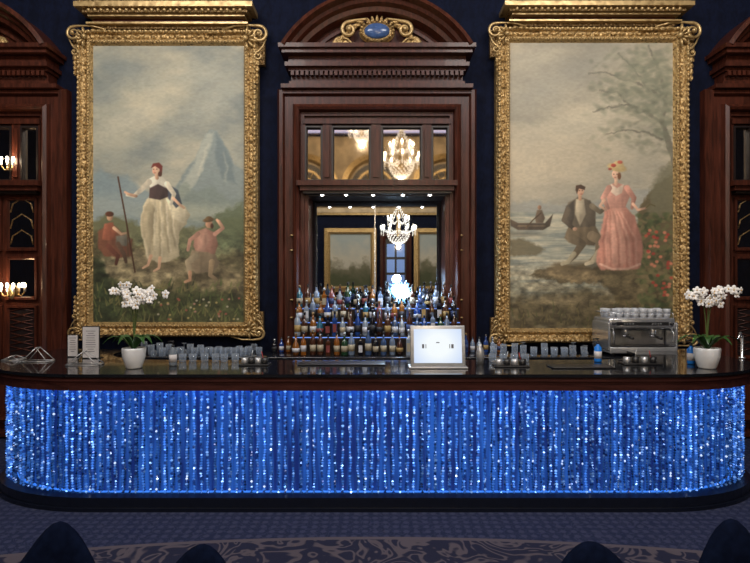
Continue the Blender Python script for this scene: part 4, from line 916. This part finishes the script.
# ---------------------------------------------------------------- chandeliers
def chandelier(x,y,z,Hh,R):
    root=empty('crystal_chandelier'); c=MB()
    c.tube([(x,y,z+Hh/2),(x,y,ZC)],.012,M['gold_s']); c.lathe([(.04,-.3*Hh),(.07,-.1*Hh),(.03,.1*Hh),(.08,.25*Hh),(.03,.5*Hh)],x,y,z,M['gold_s'],12)
    for tier,(rr,zz,n) in enumerate(((R,-.12*Hh,12),(R*.6,.12*Hh,8))):
        for i in range(n):
            a=2*math.pi*i/n; d=Vector((math.cos(a),math.sin(a),0)); p=Vector((x,y,z))
            c.tube([p+d*.04+Vector((0,0,zz-.02)),p+d*rr*.5+Vector((0,0,zz-.1*Hh)),p+d*rr+Vector((0,0,zz))],.009,M['crystal'],5)
            e_=p+d*rr; c.lathe([(.03,0),(.04,.02)],e_.x,e_.y,z+zz,M['crystal'],8)
            c.ell((e_.x,e_.y,z+zz+.08),(.02,.02,.05),M['bulb'],8,6)
            for k in range(4): c.ell((e_.x,e_.y,z+zz-.03-k*.04),(.014,.014,.02),M['crystal'],4,2)
    for k in range(9):
        t=k/8; r=R*.62*math.cos(t*math.pi/2)+.02; zz=z-.18*Hh-.3*Hh*math.sin(t*math.pi/2)
        for i in range(16): a=2*math.pi*i/16+k*.2; c.ell((x+r*math.cos(a),y+r*math.sin(a),zz),(.018,.018,.028),M['crystal'],4,2)
    for k in range(7):
        t=k/6; r=.04+R*.5*(1-t)**1.6; zz=z+.15*Hh+.35*Hh*t
        for i in range(12): a=2*math.pi*i/12; c.ell((x+r*math.cos(a),y+r*math.sin(a),zz),(.015,.015,.028),M['crystal'],4,2)
    c.obj('frame_and_drops',root)
    l=bpy.data.lights.new('chandelier_light','POINT'); l.energy=100; l.color=(1,.8,.55); l.shadow_soft_size=.04
    lo=bpy.data.objects.new('chandelier_light',l); lo.location=(x,y,z-Hh*.56); bpy.context.collection.objects.link(lo); lo.parent=root
chandelier(.68,-2.0,3.5,1.15,.5); chandelier(.58,1.0,4.65,1.1,.42)
chandelier(-4.0,-3,3.9,1.15,.5); chandelier(5,-3,3.9,1.15,.5); chandelier(-.35,-1.6,6.0,.9,.35)
def reflected_sconce(x,z,y=6.4):  # modelled on the door in place of a lamp reflected in its panes
    c=MB(); c.ell((x,y-.0,z),(.035,.03,.09),M['gold_s'],10,6)
    for a in(-1,0,1):
        c.tube([(x,y-.02,z-.03),(x+a*.04,y-.07,z-.05),(x+a*.07,y-.08,z+.0)],.007,M['gold_s'],5); c.lathe([(.012,0),(.012,.05)],x+a*.07,y-.08,z,M['petal'],8); c.ell((x+a*.07,y-.08,z+.075),(.016,.016,.03),M['bulb'],8,6)
    c.obj('reflected_sconce_prop')
    l=bpy.data.lights.new('reflected_sconce_light','POINT'); l.energy=5; l.color=(1,.7,.4); l.shadow_soft_size=.03
    lo=bpy.data.objects.new('reflected_sconce_light',l); lo.location=(x,y-.16,z+.08); bpy.context.collection.objects.link(lo)
reflected_sconce(WX(6,6.3),WZ(165,6.3)); reflected_sconce(WX(6,6.3),WZ(292,6.3)); 
YO=-7.19
for x in (-.95,2.5,-5.0,5.4):
    f=MB(); f.frame(x-1.0,x+1.0,1.45,3.9,[(0,0),(0,-.12),(.15,-.16),(.22,-.06),(.22,0)],M['gold'],YO); f.box(x-.8,x+.8,YO,YO+.04,1.65,3.7,M['canv2']); f.obj('framed_landscape')
f=MB(); f.frame(.2,1.4,0,3.7,[(0,0),(0,-.15),(.1,-.2),(.2,-.1),(.2,0)],M['wood'],YO); f.box(.4,1.2,YO,YO+.03,.2,3.5,M['wood_dark'])
M['glow']=simple('blue_window_glow',(.1,.2,.5),.4,emit=(.35,.5,.9),es=.35)
for k in range(3): f.box(.46,.76,YO+.03,YO+.05,1.6+k*.6,2.1+k*.6,M['glow']); f.box(.84,1.14,YO+.03,YO+.05,1.6+k*.6,2.1+k*.6,M['glow'])
f.obj('door_1')

# ---------------------------------------------------------------- lights
def area(name,loc,target,sx_,sy_,e_,col):
    l=bpy.data.lights.new(name,'AREA'); l.shape='RECTANGLE'; l.size=sx_; l.size_y=sy_; l.energy=e_; l.color=col
    o=bpy.data.objects.new(name,l); o.location=loc; o.rotation_euler=(Vector(target)-Vector(loc)).to_track_quat('-Z','Y').to_euler(); bpy.context.collection.objects.link(o)
area('picture_fill_light',(-2.6,2.2,6.3),(-2.6,6.5,2.4),2.5,.8,160,(1,.96,.9))  # unseen fill pair added to light the paintings, no fixture
area('picture_fill_light',(2.6,2.2,6.3),(2.6,6.5,2.4),2.5,.8,160,(1,.96,.9))
area('cool_fill_light',(0,-1.5,6.9),(0,2.5,0),6,3,75,(.42,.52,1))  # unseen cool fill added overhead, no fixture
area('opposite_wall_fill',(0,-3.6,6.9),(0,-7.2,4.2),8,.6,240,(1,.86,.66))  # unseen fill added to brighten the wall that the mirrors reflect
for px in (322,373,430):
    l=bpy.data.lights.new('downlight','SPOT'); l.energy=16; l.spot_size=1.6; l.color=(.7,.8,1); l.shadow_soft_size=.03
    o=bpy.data.objects.new('downlight',l); o.location=(WX(px,6.34),6.1,uz(194)-.05); o.rotation_euler=(0,0,0); bpy.context.collection.objects.link(o)
w_=bpy.data.worlds.new('World'); bpy.context.scene.world=w_; w_.use_nodes=True
w_.node_tree.nodes['Background'].inputs[0].default_value=(.02,.025,.05,1); w_.node_tree.nodes['Background'].inputs[1].default_value=.3
sc=bpy.context.scene
sc.view_settings.view_transform='Standard'; sc.view_settings.look='None'
cam=bpy.data.cameras.new('camera'); cam.sensor_width=36; cam.lens=F/750*36; cam.clip_start=.05
co=bpy.data.objects.new('camera',cam); co.location=(0,0,CH); co.rotation_euler=(math.pi/2,0,0); bpy.context.collection.objects.link(co); sc.camera=co
